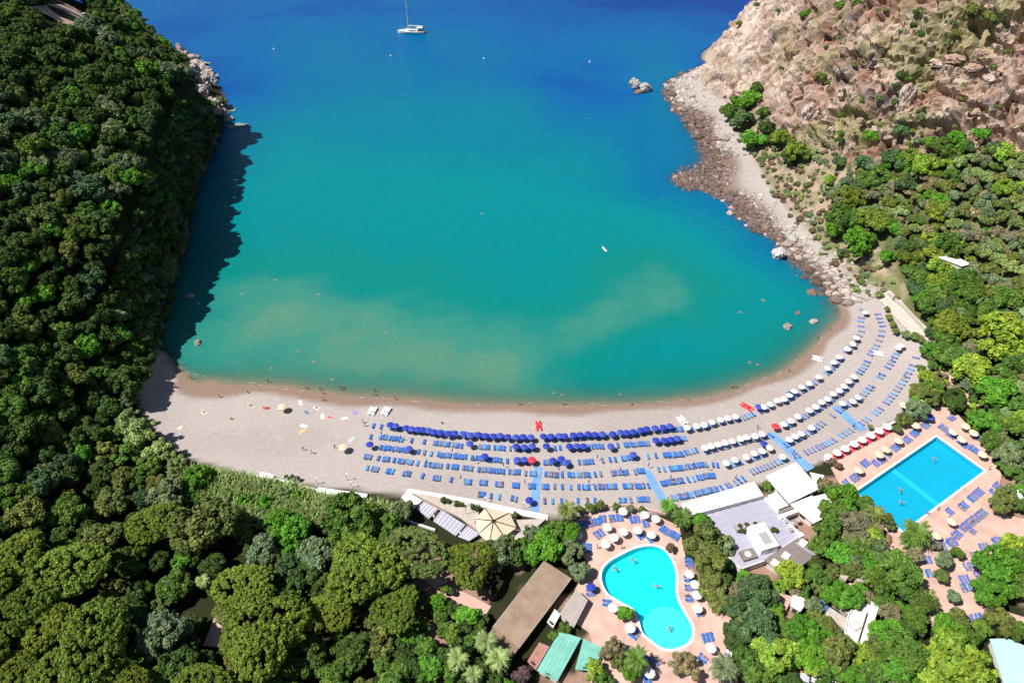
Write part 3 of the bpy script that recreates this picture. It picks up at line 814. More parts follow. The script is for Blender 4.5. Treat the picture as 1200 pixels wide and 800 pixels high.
HILL_PX = [(1064, 312), (1040, 262), (1004, 268), (975, 228), (1010, 196), (1060, 188), (1120, 165), (1240, 190), (1240, 500), (1165, 492), (1150, 470), (1128, 448), (1112, 425), (1092, 395), (1078, 360)]
def hill_ok(x, y):
    return not (1098 < x < 1138 and 296 < y < 318) and not (1100 < x < 1150 and 440 < y < 490 and (x + y) % 3 < 2)
pts = scatter(HILL_PX, 12000, 1.3, 4.6, 3.3, 13, ok=hill_ok)
cnt = {}
for b, R in pts:
    n = float(fbm(np.array([[b[0], b[1], 40]]), 0.05, 2)[0]) + rr.uniform(-0.22, 0.22)
    k = 'dark' if n < 0.40 else ('bright' if n < 0.56 else 'olive')
    cnt[k] = cnt.get(k, 0) + 1
    nm, lb, gp, tn, cr_ = {'dark': ('holm_oak', '{c} rounded tree on the scrubby hillside above the rectangular pool', 'dark trees on the scrubby hillside', ['mid', 'blue', 'mid'], OAKS),
                           'bright': ('hillside_shrub', '{c} leafy bush on the scrubby hillside above the rectangular pool', 'bright bushes on the scrubby hillside', ['bright', 'mid', 'yellow', 'pine'], OAKS),
                           'olive': ('dry_shrub', '{c} low dull bush on the scrubby hillside above the rectangular pool', 'dull bushes on the scrubby hillside', ['olive', 'dry', 'grey', 'reed'], SHRUBS)}[k]
    R2 = R if k != 'olive' else min(R, 2.6)
    tree(nm, lb, 'tree' if k == 'dark' else 'shrub', gp, 0, 0, 0, rr.choice(tn), cr_, world=(b, R2), trunk=TRUNK if k != 'olive' else TRUNKG, rg=rr)
print('hillside', cnt)
many([(1173, 392, 60, 'yellow'), (1136, 434, 46, 'yellow'), (1111, 412, 32, 'mid'), (1116, 381, 42, 'pine'), (1160, 364, 30, 'mid'), (1088, 352, 32, 'bright'), (1166, 458, 44, 'bright'), (1120, 466, 26, 'dark'), (1182, 436, 30, 'mid'), (1088, 409, 20, 'bright'), (1195, 420, 36, 'yellow'), (1140, 340, 34, 'mid'), (1180, 350, 36, 'mid'), (1085, 440, 18, 'yellow'), (1075, 462, 20, 'olive'), (1100, 448, 16, 'olive'), (1190, 500, 30, 'mid')],
     'leafy_tree', '{c} spreading tree at the foot of the scrubby hillside', 'tree', 'light green trees at the foot of the hillside', OAKS)
many([(988, 256, 42, 'mid'), (1006, 284, 38, 'bright'), (1030, 258, 34, 'pine'), (978, 268, 24, 'bright'), (1040, 300, 20, 'bright'), (1069, 292, 28, 'dark'), (985, 296, 12, 'blue'), (1000, 232, 30, 'pine'), (1048, 190, 34, 'blue'), (1030, 205, 30, 'mid'), (1012, 215, 26, 'blue'), (1062, 215, 26, 'blue')],
     'cliff_foot_tree', 'dense {c} tree on the dry slope above the scree', 'tree', 'trees on the dry slope above the scree', OAKS)
many([(880, 115, 26, 'bright'), (868, 122, 28, 'bright'), (858, 132, 26, 'mid'), (872, 138, 28, 'blue'), (886, 103, 18, 'mid'), (894, 132, 18, 'mid'), (897, 150, 24, 'dark'), (880, 163, 26, 'bright'), (890, 165, 20, 'bright'), (864, 144, 20, 'blue'), (903, 164, 18, 'dark')],
     'cliff_foot_bush', '{c} bush in the thicket below the pale smooth cliff face', 'shrub', 'thicket below the pale cliff face', SHRUBS)
many([(917, 163, 26, 'pine'), (935, 178, 30, 'pine'), (925, 185, 20, 'dark')], 'small_pine', '{c} pine below the pink rock pinnacle', 'pine tree', 'small pines below the rock pinnacle', OAKS)
many([(942, 18, 14, 'bright'), (947, 137, 14, 'blue'), (1011, 117, 18, 'mid'), (1030, 115, 9, 'mid'), (985, 136, 10, 'mid'), (1020, 160, 20, 'bright'), (1050, 100, 12, 'mid'), (1054, 88, 14, 'dark'), (1050, 120, 12, 'dark'), (1048, 138, 14, 'dark'), (1056, 153, 20, 'blue'), (1078, 15, 16, 'dark'), (1080, 40, 12, 'dark'), (1070, 30, 10, 'dark'), (985, 8, 18, 'mid'), (1005, 6, 16, 'mid'), (1140, 12, 20, 'olive'), (1160, 20, 20, 'olive'), (1180, 16, 18, 'olive'), (1120, 40, 14, 'olive'), (1080, 138, 14, 'grey'), (1000, 76, 10, 'olive'), (962, 90, 16, 'olive'), (985, 165, 12, 'dark'), (1026, 78, 18, 'purple'), (1150, 158, 24, 'bright'), (1172, 176, 26, 'blue'), (1090, 168, 18, 'bright'), (1110, 172, 18, 'mid'), (1130, 172, 20, 'mid'), (866, 28, 9, 'olive'), (887, 6, 8, 'grey'), (1010, 190, 22, 'blue'), (985, 190, 20, 'blue'), (970, 210, 18, 'yellow'), (1190, 95, 10, 'olive'), (915, 80, 8, 'olive'), (1075, 165, 12, 'grey'), (1110, 50, 10, 'olive'), (1130, 100, 9, 'olive')],
     'cliff_bush', '{c} bush growing out of the rocky pink cliff', 'shrub', 'bushes on the rocky cliff', SHRUBS)
rgd = random.Random(77)
dry = scatter(DRY_PX, 2500, 0.6, 1.7, 1.7, 23)[:290]
for b, R in dry:
    tree('dry_tuft', 'low {c} tuft on the bare slope above the scree', 'shrub', 'straw tufts above the scree', 0, 0, 0, rgd.choice(['dry', 'olive', 'brown', 'grey', 'reed']), SHRUBS, world=(b, R), rg=rgd, hc=R * 0.3)
crag = scatter([(905, 5), (1235, 0), (1235, 170), (1120, 160), (1000, 180), (930, 150), (960, 60)], 900, 0.5, 1.5, 3.0, 29)[:150]
for b, R in crag:
    tree('crag_tuft', '{c} tuft of scrub on a ledge of the rocky cliff', 'shrub', 'scrub tufts on the cliff ledges', 0, 0, 0, rgd.choice(['olive', 'grey', 'mid', 'dry', 'olive']), SHRUBS, world=(b + np.array([0, 0, 0.3]), R), rg=rgd, hc=R * 0.4)

# -- low plantings along the back of the beach
many([(519.5, 586, 9, 'dark'), (525, 587, 8, 'dark'), (536, 590, 9, 'dark'), (542, 591, 8, 'dark'), (553, 594, 9, 'dark'), (560, 595, 8, 'dark'), (604, 603, 9, 'dark'), (341, 559, 8, 'dark'), (348, 560, 8, 'dark'), (335, 558, 6, 'dark')],
     'clipped_hedge', 'small clipped dark hedge clump behind the white kerb of the beach', 'hedge', 'hedge clumps along the white kerb', SHRUBS, trunk=None)
many([(680, 596, 14, 'olive'), (692, 595, 14, 'olive'), (704, 592, 14, 'olive'), (722, 594, 12, 'olive'), (738, 596, 12, 'grey'), (752, 597, 11, 'olive'), (898, 569, 14, 'mid'), (903, 577, 9, 'grey'), (1042, 372, 9, 'olive'), (1046, 380, 10, 'olive'), (1050, 388, 10, 'olive'), (1062, 392, 12, 'reed'), (1072, 394, 12, 'olive'), (1080, 398, 11, 'olive'), (1040, 362, 8, 'olive'), (1030, 345, 10, 'reed'), (955, 570, 12, 'dark'), (1020, 500, 8, 'grey')],
     'beach_shrub', 'low {c} shrub along the landward edge of the beach', 'shrub', 'shrubs along the beach edge', SHRUBS, trunk=None)
many([(976, 541, 12, 'brown'), (982, 545, 10, 'brown'), (1095, 462, 14, 'yellow'), (1088, 470, 12, 'yellow')], 'garden_shrub', '{c} shrub at the corner of the rectangular pool deck', 'shrub', 'shrubs at the rectangular pool corners', SHRUBS, trunk=None)

# -- understorey that closes the woods
def fill(poly, n, lo, hi, mind, seed, tones, name, label, cat, group, crowns, trunk=TRUNK):
    rg_ = random.Random(seed)
    def ok(x, y):
        p = place(x, y, 1.0)
        for w_ in (deckA_w, deckB_w):
            if in_poly(np.array([p[0]]), np.array([p[1]]), w_)[0] or seg_dist(np.array([p[0]]), np.array([p[1]]), w_)[0] < 1.5: return False
        return not any(in_poly(np.array([x]), np.array([y]), q)[0] for q in KEEP_CLEAR)
    for b, R in scatter(poly, n, lo, hi, mind, seed, ok):
        tree(name, label, cat, group, 0, 0, 0, rg_.choice(tones), crowns, world=(b, R), trunk=trunk, rg=rg_)
KEEP_CLEAR = [[(566, 745), (640, 650), (676, 676), (700, 700), (715, 760), (700, 800), (620, 800), (600, 775)], [(790, 590), (935, 535), (985, 590), (972, 645), (925, 680), (860, 672)], [(464, 574), (645, 600), (625, 632), (590, 645), (550, 640), (464, 595)],
              [(900, 690), (950, 698), (945, 722), (902, 714)], [(955, 705), (1012, 692), (1034, 710), (1018, 764), (985, 752), (960, 730)], [(1155, 742), (1240, 760), (1240, 840), (1160, 810)], [(930, 785), (975, 785), (975, 815), (930, 815)], [(365, 570), (435, 578), (435, 596), (365, 592)],
              [(480, 655), (535, 660), (580, 715), (560, 730), (520, 700), (480, 690)], [(650, 596), (800, 596), (800, 612), (650, 612)], [(200, 545), (300, 560), (450, 592), (450, 615), (330, 620), (215, 590)]]
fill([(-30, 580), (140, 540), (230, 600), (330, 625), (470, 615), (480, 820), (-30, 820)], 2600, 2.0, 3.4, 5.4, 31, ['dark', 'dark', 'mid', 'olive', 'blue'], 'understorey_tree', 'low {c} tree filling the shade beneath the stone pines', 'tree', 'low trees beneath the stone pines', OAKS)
fill([(480, 690), (570, 730), (600, 820), (470, 820)], 500, 1.4, 2.4, 3.0, 33, ['dark', 'mid', 'dark', 'bright'], 'understorey_shrub', 'low {c} shrub in the shade by the pale palms', 'shrub', 'low shrubs by the pale palms', OAKS)
fill([(840, 660), (980, 560), (1000, 580), (1060, 640), (1095, 745), (1150, 735), (1160, 820), (850, 820)], 2600, 1.3, 2.6, 3.1, 35, ['mid', 'bright', 'olive', 'dark', 'yellow', 'dry', 'grey'], 'understorey_shrub', '{c} leafy shrub filling the gardens between the terrace and the rectangular pool', 'shrub', 'shrubs filling the lower gardens', OAKS)
fill([(1160, 560), (1175, 480), (1240, 490), (1240, 640), (1180, 605)], 600, 1.3, 2.6, 3.1, 37, ['mid', 'olive', 'grey', 'bright'], 'understorey_shrub', '{c} leafy shrub behind the rectangular pool terrace', 'shrub', 'shrubs behind the pool terrace', OAKS)
fill([(1060, 470), (1095, 400), (1160, 470), (1150, 490), (1110, 470)], 500, 0.9, 1.9, 2.4, 39, ['mid', 'olive', 'yellow', 'dry', 'bright'], 'understorey_shrub', '{c} shrub between the last lounger row and the pink hillside path', 'shrub', 'shrubs behind the last lounger row', SHRUBS)
fill([(205, 545), (300, 560), (380, 585), (450, 592), (450, 615), (330, 620), (215, 590)], 700, 1.2, 2.2, 3.2, 41, ['reed', 'reed', 'mid', 'bright'], 'hedge_shrub', '{c} feathery shrub along the back of the open sand', 'shrub', 'pale shrubs behind the open sand', LOOSE) if False else None

fill([(262, 118), (255, 165), (240, 185), (228, 215), (216, 262), (208, 305), (200, 345), (190, 385), (160, 410), (130, 380), (140, 320), (155, 262), (172, 212), (190, 160), (205, 120)], 5000, 1.4, 3.0, 2.7, 43, ['dark', 'dark', 'mid', 'grey'], 'added_cliff_shrub', '{c} bush added to darken the sheer side of the headland', 'shrub', 'bushes added on the sheer headland side', SHRUBS)  # bushes added to darken the bare sheer face with their own shadow
# -- reeds: an uncountable bed of blades
def reeds(poly, n, seed):
    rg = np.random.default_rng(seed); V = []; T = []
    x0, y0 = np.min(poly, 0); x1, y1 = np.max(poly, 0)
    px = rg.uniform(x0, x1, n * 3); py = rg.uniform(y0, y1, n * 3)
    k = in_poly(px, py, poly); px = px[k][:n]; py = py[k][:n]
    d = _FW[None] + ((px - 600) / F_PX)[:, None] * np.array([[1.0, 0, 0]]) + ((400 - py) / F_PX)[:, None] * _UP[None]
    P0 = np.array([0, 0, CAM_H]) + d * ((CAM_H - 2.4) / -d[:, 2])[:, None]
    P0[:, 2] = zt_raw(P0[:, 0], P0[:, 1]) - 0.1
    n = len(P0)
    a = rg.uniform(0, 2 * math.pi, n); h = rg.uniform(1.8, 3.8, n); w = rg.uniform(0.10, 0.26, n); ln = rg.uniform(0.8, 2.6, n)
    u = np.stack([np.cos(a), np.sin(a), 0 * a], 1); v = np.stack([-np.sin(a), np.cos(a), 0 * a], 1)
    mid = P0 + np.array([0, 0, 1.0]) * (h * 0.6)[:, None] + v * (ln * 0.3)[:, None]
    tip = P0 + np.array([0, 0, 1.0]) * h[:, None] + v * ln[:, None]
    vs = np.stack([P0 - u * w[:, None], P0 + u * w[:, None], mid + u * w[:, None] * 1.3, mid - u * w[:, None] * 1.3, tip], 1).reshape(-1, 3)
    b = np.arange(n)[:, None] * 5
    f = np.concatenate([b + np.array([0, 1, 2]), b + np.array([0, 2, 3]), b + np.array([3, 2, 4])])
    me = mesh_np('reeds', vs, f, [M_reed])
    c = np.array(GREEN['reed']) * rg.uniform(0.7, 1.35, (n, 1)) * (1 + rg.uniform(-0.15, 0.2, (n, 3)))
    set_col(me, 'Col', np.repeat(c, 5, 0))
    return me
M_reed = mat('reed_blades', (1, 1, 1), 0.6, 0.1, 2.0, spec=0.2, attr='Col')
KEEP_CLEAR.pop(); fill([(205, 550), (300, 563), (370, 586), (450, 596), (450, 615), (330, 622), (215, 592)], 900, 1.3, 2.3, 3.4, 41, ['reed', 'reed', 'mid', 'bright'], 'hedge_shrub', '{c} feathery shrub along the back of the open sand', 'shrub', 'pale shrubs behind the open sand', LOOSE)
tag(link('reed_bed', reeds([(205, 560), (230, 552), (300, 566), (350, 574), (372, 586), (440, 596), (470, 600), (452, 616), (400, 612), (330, 625), (270, 612), (225, 590)], 9000, 4)), 'pale green reed bed along the back of the open sand', 'reeds', kind='stuff')

# -- palms
def palm_meshes(seed):
    rg = random.Random(seed)
    fb = MB(); n = 34
    for i in range(n):
        a = 2 * math.pi * i / n * 2.4 + rg.uniform(-0.2, 0.2)
        el0 = rg.uniform(-0.25, 1.25); L = rg.uniform(0.85, 1.1)
        prev = Vector((0, 0, 0)); el = el0; seg = 6
        c, s = math.cos(a), math.sin(a); side = Vector((-s, c, 0))
        pts_ = [prev.copy()]
        for k in range(seg):
            prev = prev + Vector((c * math.cos(el), s * math.cos(el), math.sin(el))) * (L / seg)
            pts_.append(prev.copy()); el -= 0.30
        for k in range(1, seg + 1):
            q = pts_[k]; d = (pts_[k] - pts_[k - 1]).normalized(); w = 0.26 * math.sin(math.pi * (0.15 + 0.8 * k / seg))
            for sg in (-1, 1):
                for t in (0.0, 0.5):
                    o = pts_[k - 1].lerp(q, t)
                    e = o + side * (sg * w) + d * 0.10 + Vector((0, 0, -0.05))
                    fb.add([o - d * 0.05, o + d * 0.06, e], [(0, 1, 2)])
    me = fb.mesh('palm_fronds', [M_palm])
    cc = np.repeat(np.random.default_rng(seed).uniform(0.75, 1.3, len(me.vertices) // 3), 3)
    set_col(me, 'Col', np.stack([cc] * 3, 1))
    tb = MB()
    for k in range(6): tb.tube((0, 0, k / 6 - (0.1 if k == 0 else 0)), (0, 0, (k + 1) / 6), 0.055 - 0.004 * k, 0.048 - 0.004 * k, 8)
    return me, tb.mesh('palm_trunk', [M_barkg])
M_palm = mat('palm_frond', (1, 1, 1), 0.5, 0.12, 2.0, spec=0.3, attr='Col', objcol=True)
PALM = [palm_meshes(1), palm_meshes(2)]
def palm(px, py, d, tone, label, group, kinds=PALM, h=5.0):
    b = place(px, py, h); R = 0.5 * d * PX(b + np.array([0, 0, h]))[2] / F_PX
    t = empty('palm_tree', b, label, 'palm tree', group, rz=random.uniform(0, 6))
    fm, tm = random.choice(kinds)
    f = link('fronds', fm, t, (0, 0, h)); f.scale = (R * 1.1,) * 3
    c0 = GREEN[tone]; v = random.uniform(0.9, 1.15); f.color = (c0[0] * v, c0[1] * v, c0[2] * v, 1)
    k = link('trunk', tm, t); k.scale = (5, 5, h)
for p in [(570, 752, 34, 'reed'), (537, 772, 32, 'reed'), (584, 772, 36, 'reed'), (555, 790, 28, 'reed')]:
    palm(*p, 'pale green palm at the lower corner of the long brown roof', 'pale palms by the brown roof', PALM, 5.5)
palm(238, 680, 20, 'reed', 'single pale palm in the dark gap between the stone pines', None, PALM, 5)
palm(665, 598, 30, 'olive', 'tall palm at the beach-side corner of the curved pool deck', None, PALM, 6)
for p in [(746, 772, 36, 'mid'), (848, 782, 40, 'grey')]: palm(*p, 'dark date palm on the deck below the curved pool', 'date palms below the curved pool', PALM, 4.5)
for p in [(842, 702, 36, 'olive'), (800, 606, 30, 'mid'), (783, 592, 24, 'bright')]: palm(*p, 'low bushy palm between the curved pool and the white terrace', 'low palms by the white terrace', PALM, 3.0)
for p in [(1074, 624, 42, 'mid'), (1036, 657, 34, 'grey'), (1025, 602, 28, 'olive'), (1066, 632, 28, 'mid')]: palm(*p, 'dark green palm along the lower edge of the rectangular pool', 'palms below the rectangular pool', PALM, 3.5)
for p in [(1010, 640, 28, 'olive'), (1088, 700, 26, 'olive'), (880, 790, 26, 'mid'), (1020, 675, 26, 'mid')]: palm(*p, 'garden palm on the slope around the flat white roof', 'garden palms round the flat roof', PALM, 3.5)
# ------------------------------------------------------------------ beach furniture
M_white = mat('white_paint', (0.80, 0.80, 0.79), 0.5, 0.05, 2)
M_frame = mat('white_frame', (0.62, 0.63, 0.66), 0.5, 0.05, 2)
M_blue = mat('blue_canvas', (0.028, 0.055, 0.42), 0.75, 0.2, 1.2)
M_blue2 = mat('faded_blue_canvas', (0.055, 0.090, 0.46), 0.75, 0.2, 1.2)
M_lblue = mat('lounger_blue', (0.045, 0.165, 0.52), 0.7, 0.2, 3)
M_lgrey = mat('lounger_grey_blue', (0.17, 0.23, 0.40), 0.7, 0.2, 3)
M_lcyan = mat('lounger_light_blue', (0.10, 0.33, 0.66), 0.7, 0.2, 3)
M_lviol = mat('lounger_violet_blue', (0.14, 0.17, 0.50), 0.7, 0.2, 3)
M_lred = mat('lounger_red', (0.62, 0.03, 0.06), 0.7, 0.15, 3)
M_canv = mat('white_canvas', (0.80, 0.79, 0.80), 0.8, 0.08, 1.5)
M_cream = mat('cream_canvas', (0.74, 0.62, 0.45), 0.8, 0.08, 1.5)
M_red = mat('red_canvas', (0.72, 0.045, 0.075), 0.7, 0.1, 1.5)
M_pole = mat('pole', (0.45, 0.45, 0.46), 0.4, 0.05, 3)
M_walk = mat('blue_walkway', (0.17, 0.36, 0.66), 0.85, 0.2, 0.6)

def lounger_mesh(name, cloth):
    b = MB()
    b.box((0, 0, 0.30), (0.62, 1.25, 0.07), m=1)                     # seat pad
    b.box((0, 0.90, 0.44), (0.62, 0.66, 0.07), m=1, M=Matrix.Rotation(math.radians(27), 4, 'X'))   # raised back
    for sx in (-0.32, 0.32): b.box((sx, 0.12, 0.25), (0.05, 1.62, 0.06), m=0)
    for sx in (-0.30, 0.30):
        for sy in (-0.55, 0.75): b.box((sx, sy, 0.11), (0.05, 0.05, 0.22), m=0)
    return b.mesh(name, [M_frame, cloth])
LG = {k: lounger_mesh('sun_lounger', m) for k, m in dict(blue=M_lblue, grey=M_lgrey, cyan=M_lcyan, violet=M_lviol, red=M_lred).items()}

def umbrella_meshes(cloth, r=0.98, n=8):
    c = MB()
    c.lathe([(0.03, 2.32), (r * 0.55, 2.16), (r, 1.92), (r * 0.985, 1.80)], n)
    c.add([(0, 0, 2.36)] + [(0.03 * math.cos(2 * math.pi * i / n), 0.03 * math.sin(2 * math.pi * i / n), 2.32) for i in range(n)], [(0, 1 + i, 1 + (i + 1) % n) for i in range(n)])
    p = MB(); p.tube((0, 0, 0), (0, 0, 2.34), 0.025, 0.02, 6)
    p.lathe([(0.0, 0.02), (0.22, 0.06), (0.22, 0.0)], 8)
    return c.mesh('canopy', [cloth]), p.mesh('pole', [M_pole])
UM = {k: umbrella_meshes(m, r) for k, m, r in (('blue', M_blue, 1.0), ('blue2', M_blue2, 1.0), ('white', M_canv, 0.98), ('cream', M_cream, 1.2), ('red', M_red, 1.08), ('garden', M_canv, 1.12))}

def umbrella(px, py, kind, label, group, hgt=2.1):
    b = place(px, py, hgt)
    t = empty('beach_umbrella', b, label, 'umbrella', group, rz=random.uniform(0, 6.28))
    t.rotation_euler = (random.uniform(-0.05, 0.05), random.uniform(-0.05, 0.05), random.uniform(0, 6.28))
    k = kind if kind != 'blue' else random.choice(['blue', 'blue', 'blue2'])
    cm, pm = UM[k]
    link('canopy', cm, t); link('pole', pm, t)
    return t

lounger_list = []     # (xyz, rot, kind, label, group)
def lounger_at(px, py, rot, kind, label, group, jit=0.06):
    b = place(px, py, 0.3)
    lounger_list.append((b, rot + random.uniform(-jit, jit), kind, label, group))

def poly_y(poly, x):
    for (x0, y0), (x1, y1) in zip(poly[:-1], poly[1:]):
        if x0 <= x <= x1: return y0 + (y1 - y0) * (x - x0) / (x1 - x0)
    return poly[0][1] if x < poly[0][0] else poly[-1][1]
def row_rot(poly, x):
    a = place(x - 6, poly_y(poly, x - 6)); b = place(x + 6, poly_y(poly, x + 6))
    return math.atan2(b[1] - a[1], b[0] - a[0])
def expand(spec, ox, s, step):
    out = []
    for e in spec:
        if isinstance(e, tuple):
            n = max(2, int(round((e[1] - e[0]) / step)) + 1)
            out += [ox + v / s for v in np.linspace(e[0], e[1], n)]
        else: out.append(ox + e / s)
    return out

Z1, Z2, Z3 = (400, 5.714), (600, 5.714), (780, 5.714)
ROWS = {
 2: ([(430, 510), (445, 511), (540, 521), (575, 523), (617, 525), (684, 523), (752, 519), (775, 516), (804, 512)],
     [([197, (262, 405), 470, 557, (620, 720), (750, 780), 805, (925, 985), (1025, 1090), 1130], Z1), ([(20, 140), 285, 320, (380, 480), (515, 605), 650, 705, (755, 910), (960, 1060), 1100], Z2), ([(20, 130)], Z3)]),
 3: ([(433, 522), (465, 525), (519, 532), (575, 537), (609, 540), (652, 541), (686, 540), (740, 535), (798, 531), (816, 526)],
     [([262, (290, 320), (345, 470), 517, 553, 600, (650, 730), (755, 830), 875, (905, 985), (1005, 1065), 1112], Z1), ([(20, 140), (215, 300), (320, 385), 445, (475, 535), 603, 655, 690, (735, 815), 905, 960, (1015, 1135)], Z2), ([(10, 50), (65, 95), (110, 150), (175, 200)], Z3)]),
 4: ([(430, 534), (479, 540), (512, 544), (584, 551), (605, 552), (645, 555), (686, 555), (722, 553), (749, 551), (775, 549), (794, 547), (825, 543), (842, 544)],
     [([(160, 195), 250, (285, 315), 355, (385, 415), (440, 470), 510, 563, (595, 665), 712, (745, 775), 817, (845, 875), 918, (945, 1085), 1125], Z1), ([(10, 45), 90, (125, 155), (225, 305), 335, (375, 410), (440, 515), 555, 590, 665, (690, 770), (820, 880), 980, 1015, (1060, 1135)], Z2), ([(30, 60), (75, 105), (130, 215), (235, 265), (318, 345)], Z3)]),
 5: ([(430, 547), (456, 551), (475, 553.6), (512, 559), (549, 563), (585, 566), (604, 567.6), (638, 569), (686, 569.5), (735, 568.5), (757, 568), (775, 565), (798, 562), (832, 556)],
     [([175, (210, 240), (310, 345), (420, 455), 545, (622, 657), 735, (830, 865), (930, 970), (1040, 1075)], Z1), ([(10, 40), (115, 150), (205, 235), 285, 335, 388, 443, (475, 510), 553, (580, 610), (635, 690), (745, 800), (825, 880), 910, (1000, 1030), (1055, 1085), (1110, 1135)], Z2), ([(20, 60), (80, 110), 145, (185, 210), (235, 270), (290, 320)], Z3)]),
 6: ([(563, 578), (585, 581), (602, 583), (637, 586), (677, 585), (729, 585), (752, 584), (785, 583), (800, 580), (843, 571), (856, 567), (872, 559)],
     [([(918, 955), 1000, 1055], Z1), ([(0, 25), 215, 268, 328, 438, 500, 552, (720, 755), 790, (840, 910), (1070, 1135)], Z2), ([(100, 130), (145, 170), (195, 225), (245, 275), (290, 325), (345, 370), (410, 430), (460, 485), 515], Z3)]),
 1: ([(436, 498), (455, 500), (500, 504), (560, 509), (620, 513), (680, 512), (730, 508), (790, 502)],
     [([216, 265], Z1), ([(30, 140), (230, 330), (400, 500), (560, 700), (760, 900), (960, 1090)], Z2), ([(40, 110)], Z3), ([(330, 400), (440, 600), (640, 740), (800, 1120)], Z1)]),
}
ROWNAME = {1: 'first', 2: 'second', 3: 'third', 4: 'fourth', 5: 'fifth', 6: 'sixth'}
for k, (poly, specs) in ROWS.items():
    for spec, (ox, s) in specs:
        for x in expand(spec, ox, s, 20):
            dx = x + random.uniform(-0.4, 0.4)
            r = row_rot(poly, dx)
            lounger_at(dx, poly_y(poly, dx) + random.uniform(-0.5, 0.5), r + math.pi, random.choice(['blue'] * 5 + ['grey', 'grey', 'cyan']),
                       'blue sun lounger on the sand in the %s row from the waterline' % ROWNAME[k], '%s row of blue loungers' % ROWNAME[k])

# dark blue umbrellas
B1 = [(457, 497), (463, 498), (476, 501), (482, 501), (489, 502), (495, 503), (502, 503), (508, 505), (516, 506), (525, 507), (533, 507), (543, 508), (551, 509), (560, 509), (569, 510), (578, 510), (586, 510), (595, 511), (604, 511), (613, 511), (622, 511), (637, 510), (646, 510), (655, 510), (662, 510), (672, 509), (680, 509), (689, 508), (697, 508), (706, 508), (718, 507), (727, 506), (734, 506), (742, 505), (751, 503), (758, 502), (768, 501), (777, 500), (785, 499)]
for x, y in B1: umbrella(x, y + random.uniform(-0.5, 0.5), 'blue', 'dark blue beach umbrella in the long row nearest the waterline', 'dark blue umbrellas of the waterline row')
for x, y in [(550, 519), (605, 522), (614, 523), (624, 522), (640, 522), (667, 522), (676, 522), (684, 522), (716, 522), (769, 515), (778, 515), (786, 514), (794, 513)]:
    umbrella(x, y, 'blue', 'dark blue beach umbrella in the second row of the sand', 'dark blue umbrellas of the second row')
for x, y in [(433, 520), (479, 525), (568, 534), (606, 538), (614, 538), (648, 539), (658, 537), (663, 541), (742, 532)]:
    umbrella(x, y, 'blue', 'dark blue beach umbrella standing among the third row of loungers', 'dark blue umbrellas of the third row')
umbrella(620, 585, 'blue', 'single dark blue umbrella beside the blue walkway at the back of the sand', None)
umbrella(623, 538, 'red', 'red beach umbrella at the end of a dark blue row by the blue walkway', None)
umbrella(909, 499, 'red', 'red beach umbrella at the head of the white umbrella row by the walkway', None)

# white umbrella rows round the right end of the bay
def dense(poly, step):
    out = []
    for (x0, y0), (x1, y1) in zip(poly[:-1], poly[1:]):
        n = max(1, int(math.hypot(x1 - x0, y1 - y0) / step))
        out += [(x0 + (x1 - x0) * i / n, y0 + (y1 - y0) * i / n, math.atan2(*(place(x1, y1) - place(x0, y0))[[1, 0]])) for i in range(n)]
    return out
WR = {
 'first': ([(806, 500), (826, 496), (844, 491), (872, 485)], [(895, 476), (903, 472), (919, 466), (932, 458), (949, 448), (960, 441), (971, 431), (984, 417), (994, 408), (1004, 395), (1012, 385)]),
 'second': ([(826, 524), (850, 518), (876, 511), (902, 506)], [(919, 496), (935, 487), (948, 480), (964, 471), (977, 461), (990, 452), (1001, 440), (1012, 430)]),
 'third': ([(851, 541), (861, 538), (875, 534), (893, 527), (912, 520)], [(925, 514), (940, 507), (952, 500), (962, 496)]),
}
for nm, parts_ in WR.items():
    for part in parts_:
        for x, y, a in dense(part, 7.6):
            if random.random() < 0.97: umbrella(x + random.uniform(-0.6, 0.6), y + random.uniform(-0.6, 0.6), 'white', 'white beach umbrella in the %s row round the rocky end of the bay' % nm, 'white umbrellas of the %s row' % nm)
for x, y in [(1015, 365), (988, 472), (1000, 469), (1006, 465), (1057, 404), (1053, 407), (918, 534)]:
    umbrella(x, y, 'white', 'white umbrella standing apart from the long white rows among blue loungers', 'scattered white umbrellas')
for x, y in [(889, 476), (926, 461), (895, 519)]: umbrella(x, y, 'blue', 'dark blue umbrella mixed into the white umbrella rows', 'dark blue umbrellas among the white')
RL = {
 'first': [(806, 503), (826, 499), (844, 494), (870, 489), (897, 478), (919, 469), (949, 451), (971, 434), (988, 416), (1000, 402), (1008, 388), (1007, 376), (1009, 368), (1010, 357)],
 'second': [(826, 528), (850, 522), (876, 515), (902, 509), (920, 499), (948, 484), (964, 475), (990, 455), (1003, 440), (1013, 427), (1018, 415), (1026, 404), (1031, 393), (1033, 382), (1029, 373), (1026, 363)],
 'third': [(851, 545), (875, 538), (912, 524), (927, 517), (952, 503), (974, 486), (988, 476), (1007, 465), (1020, 452), (1032, 438), (1042, 426), (1049, 414), (1055, 404)],
 'fourth': [(880, 552), (900, 545), (925, 534), (939, 531), (957, 524), (972, 517), (1000, 501), (1020, 487), (1034, 475), (1046, 461), (1058, 445), (1066, 432), (1074, 414)],
}
for nm, poly in RL.items():
    for x, y, a in dense(poly, 4.1):
        if 905 < x < 918 and nm != 'fourth': continue
        if random.random() < 0.90:
            lounger_at(x, y, a + math.pi, random.choice(['grey', 'violet', 'blue', 'cyan', 'blue'] if nm != 'fourth' else ['grey', 'cyan', 'violet']),
                       'blue-grey sun lounger in the %s curved row round the rocky end of the bay' % nm, '%s curved row of loungers' % nm)

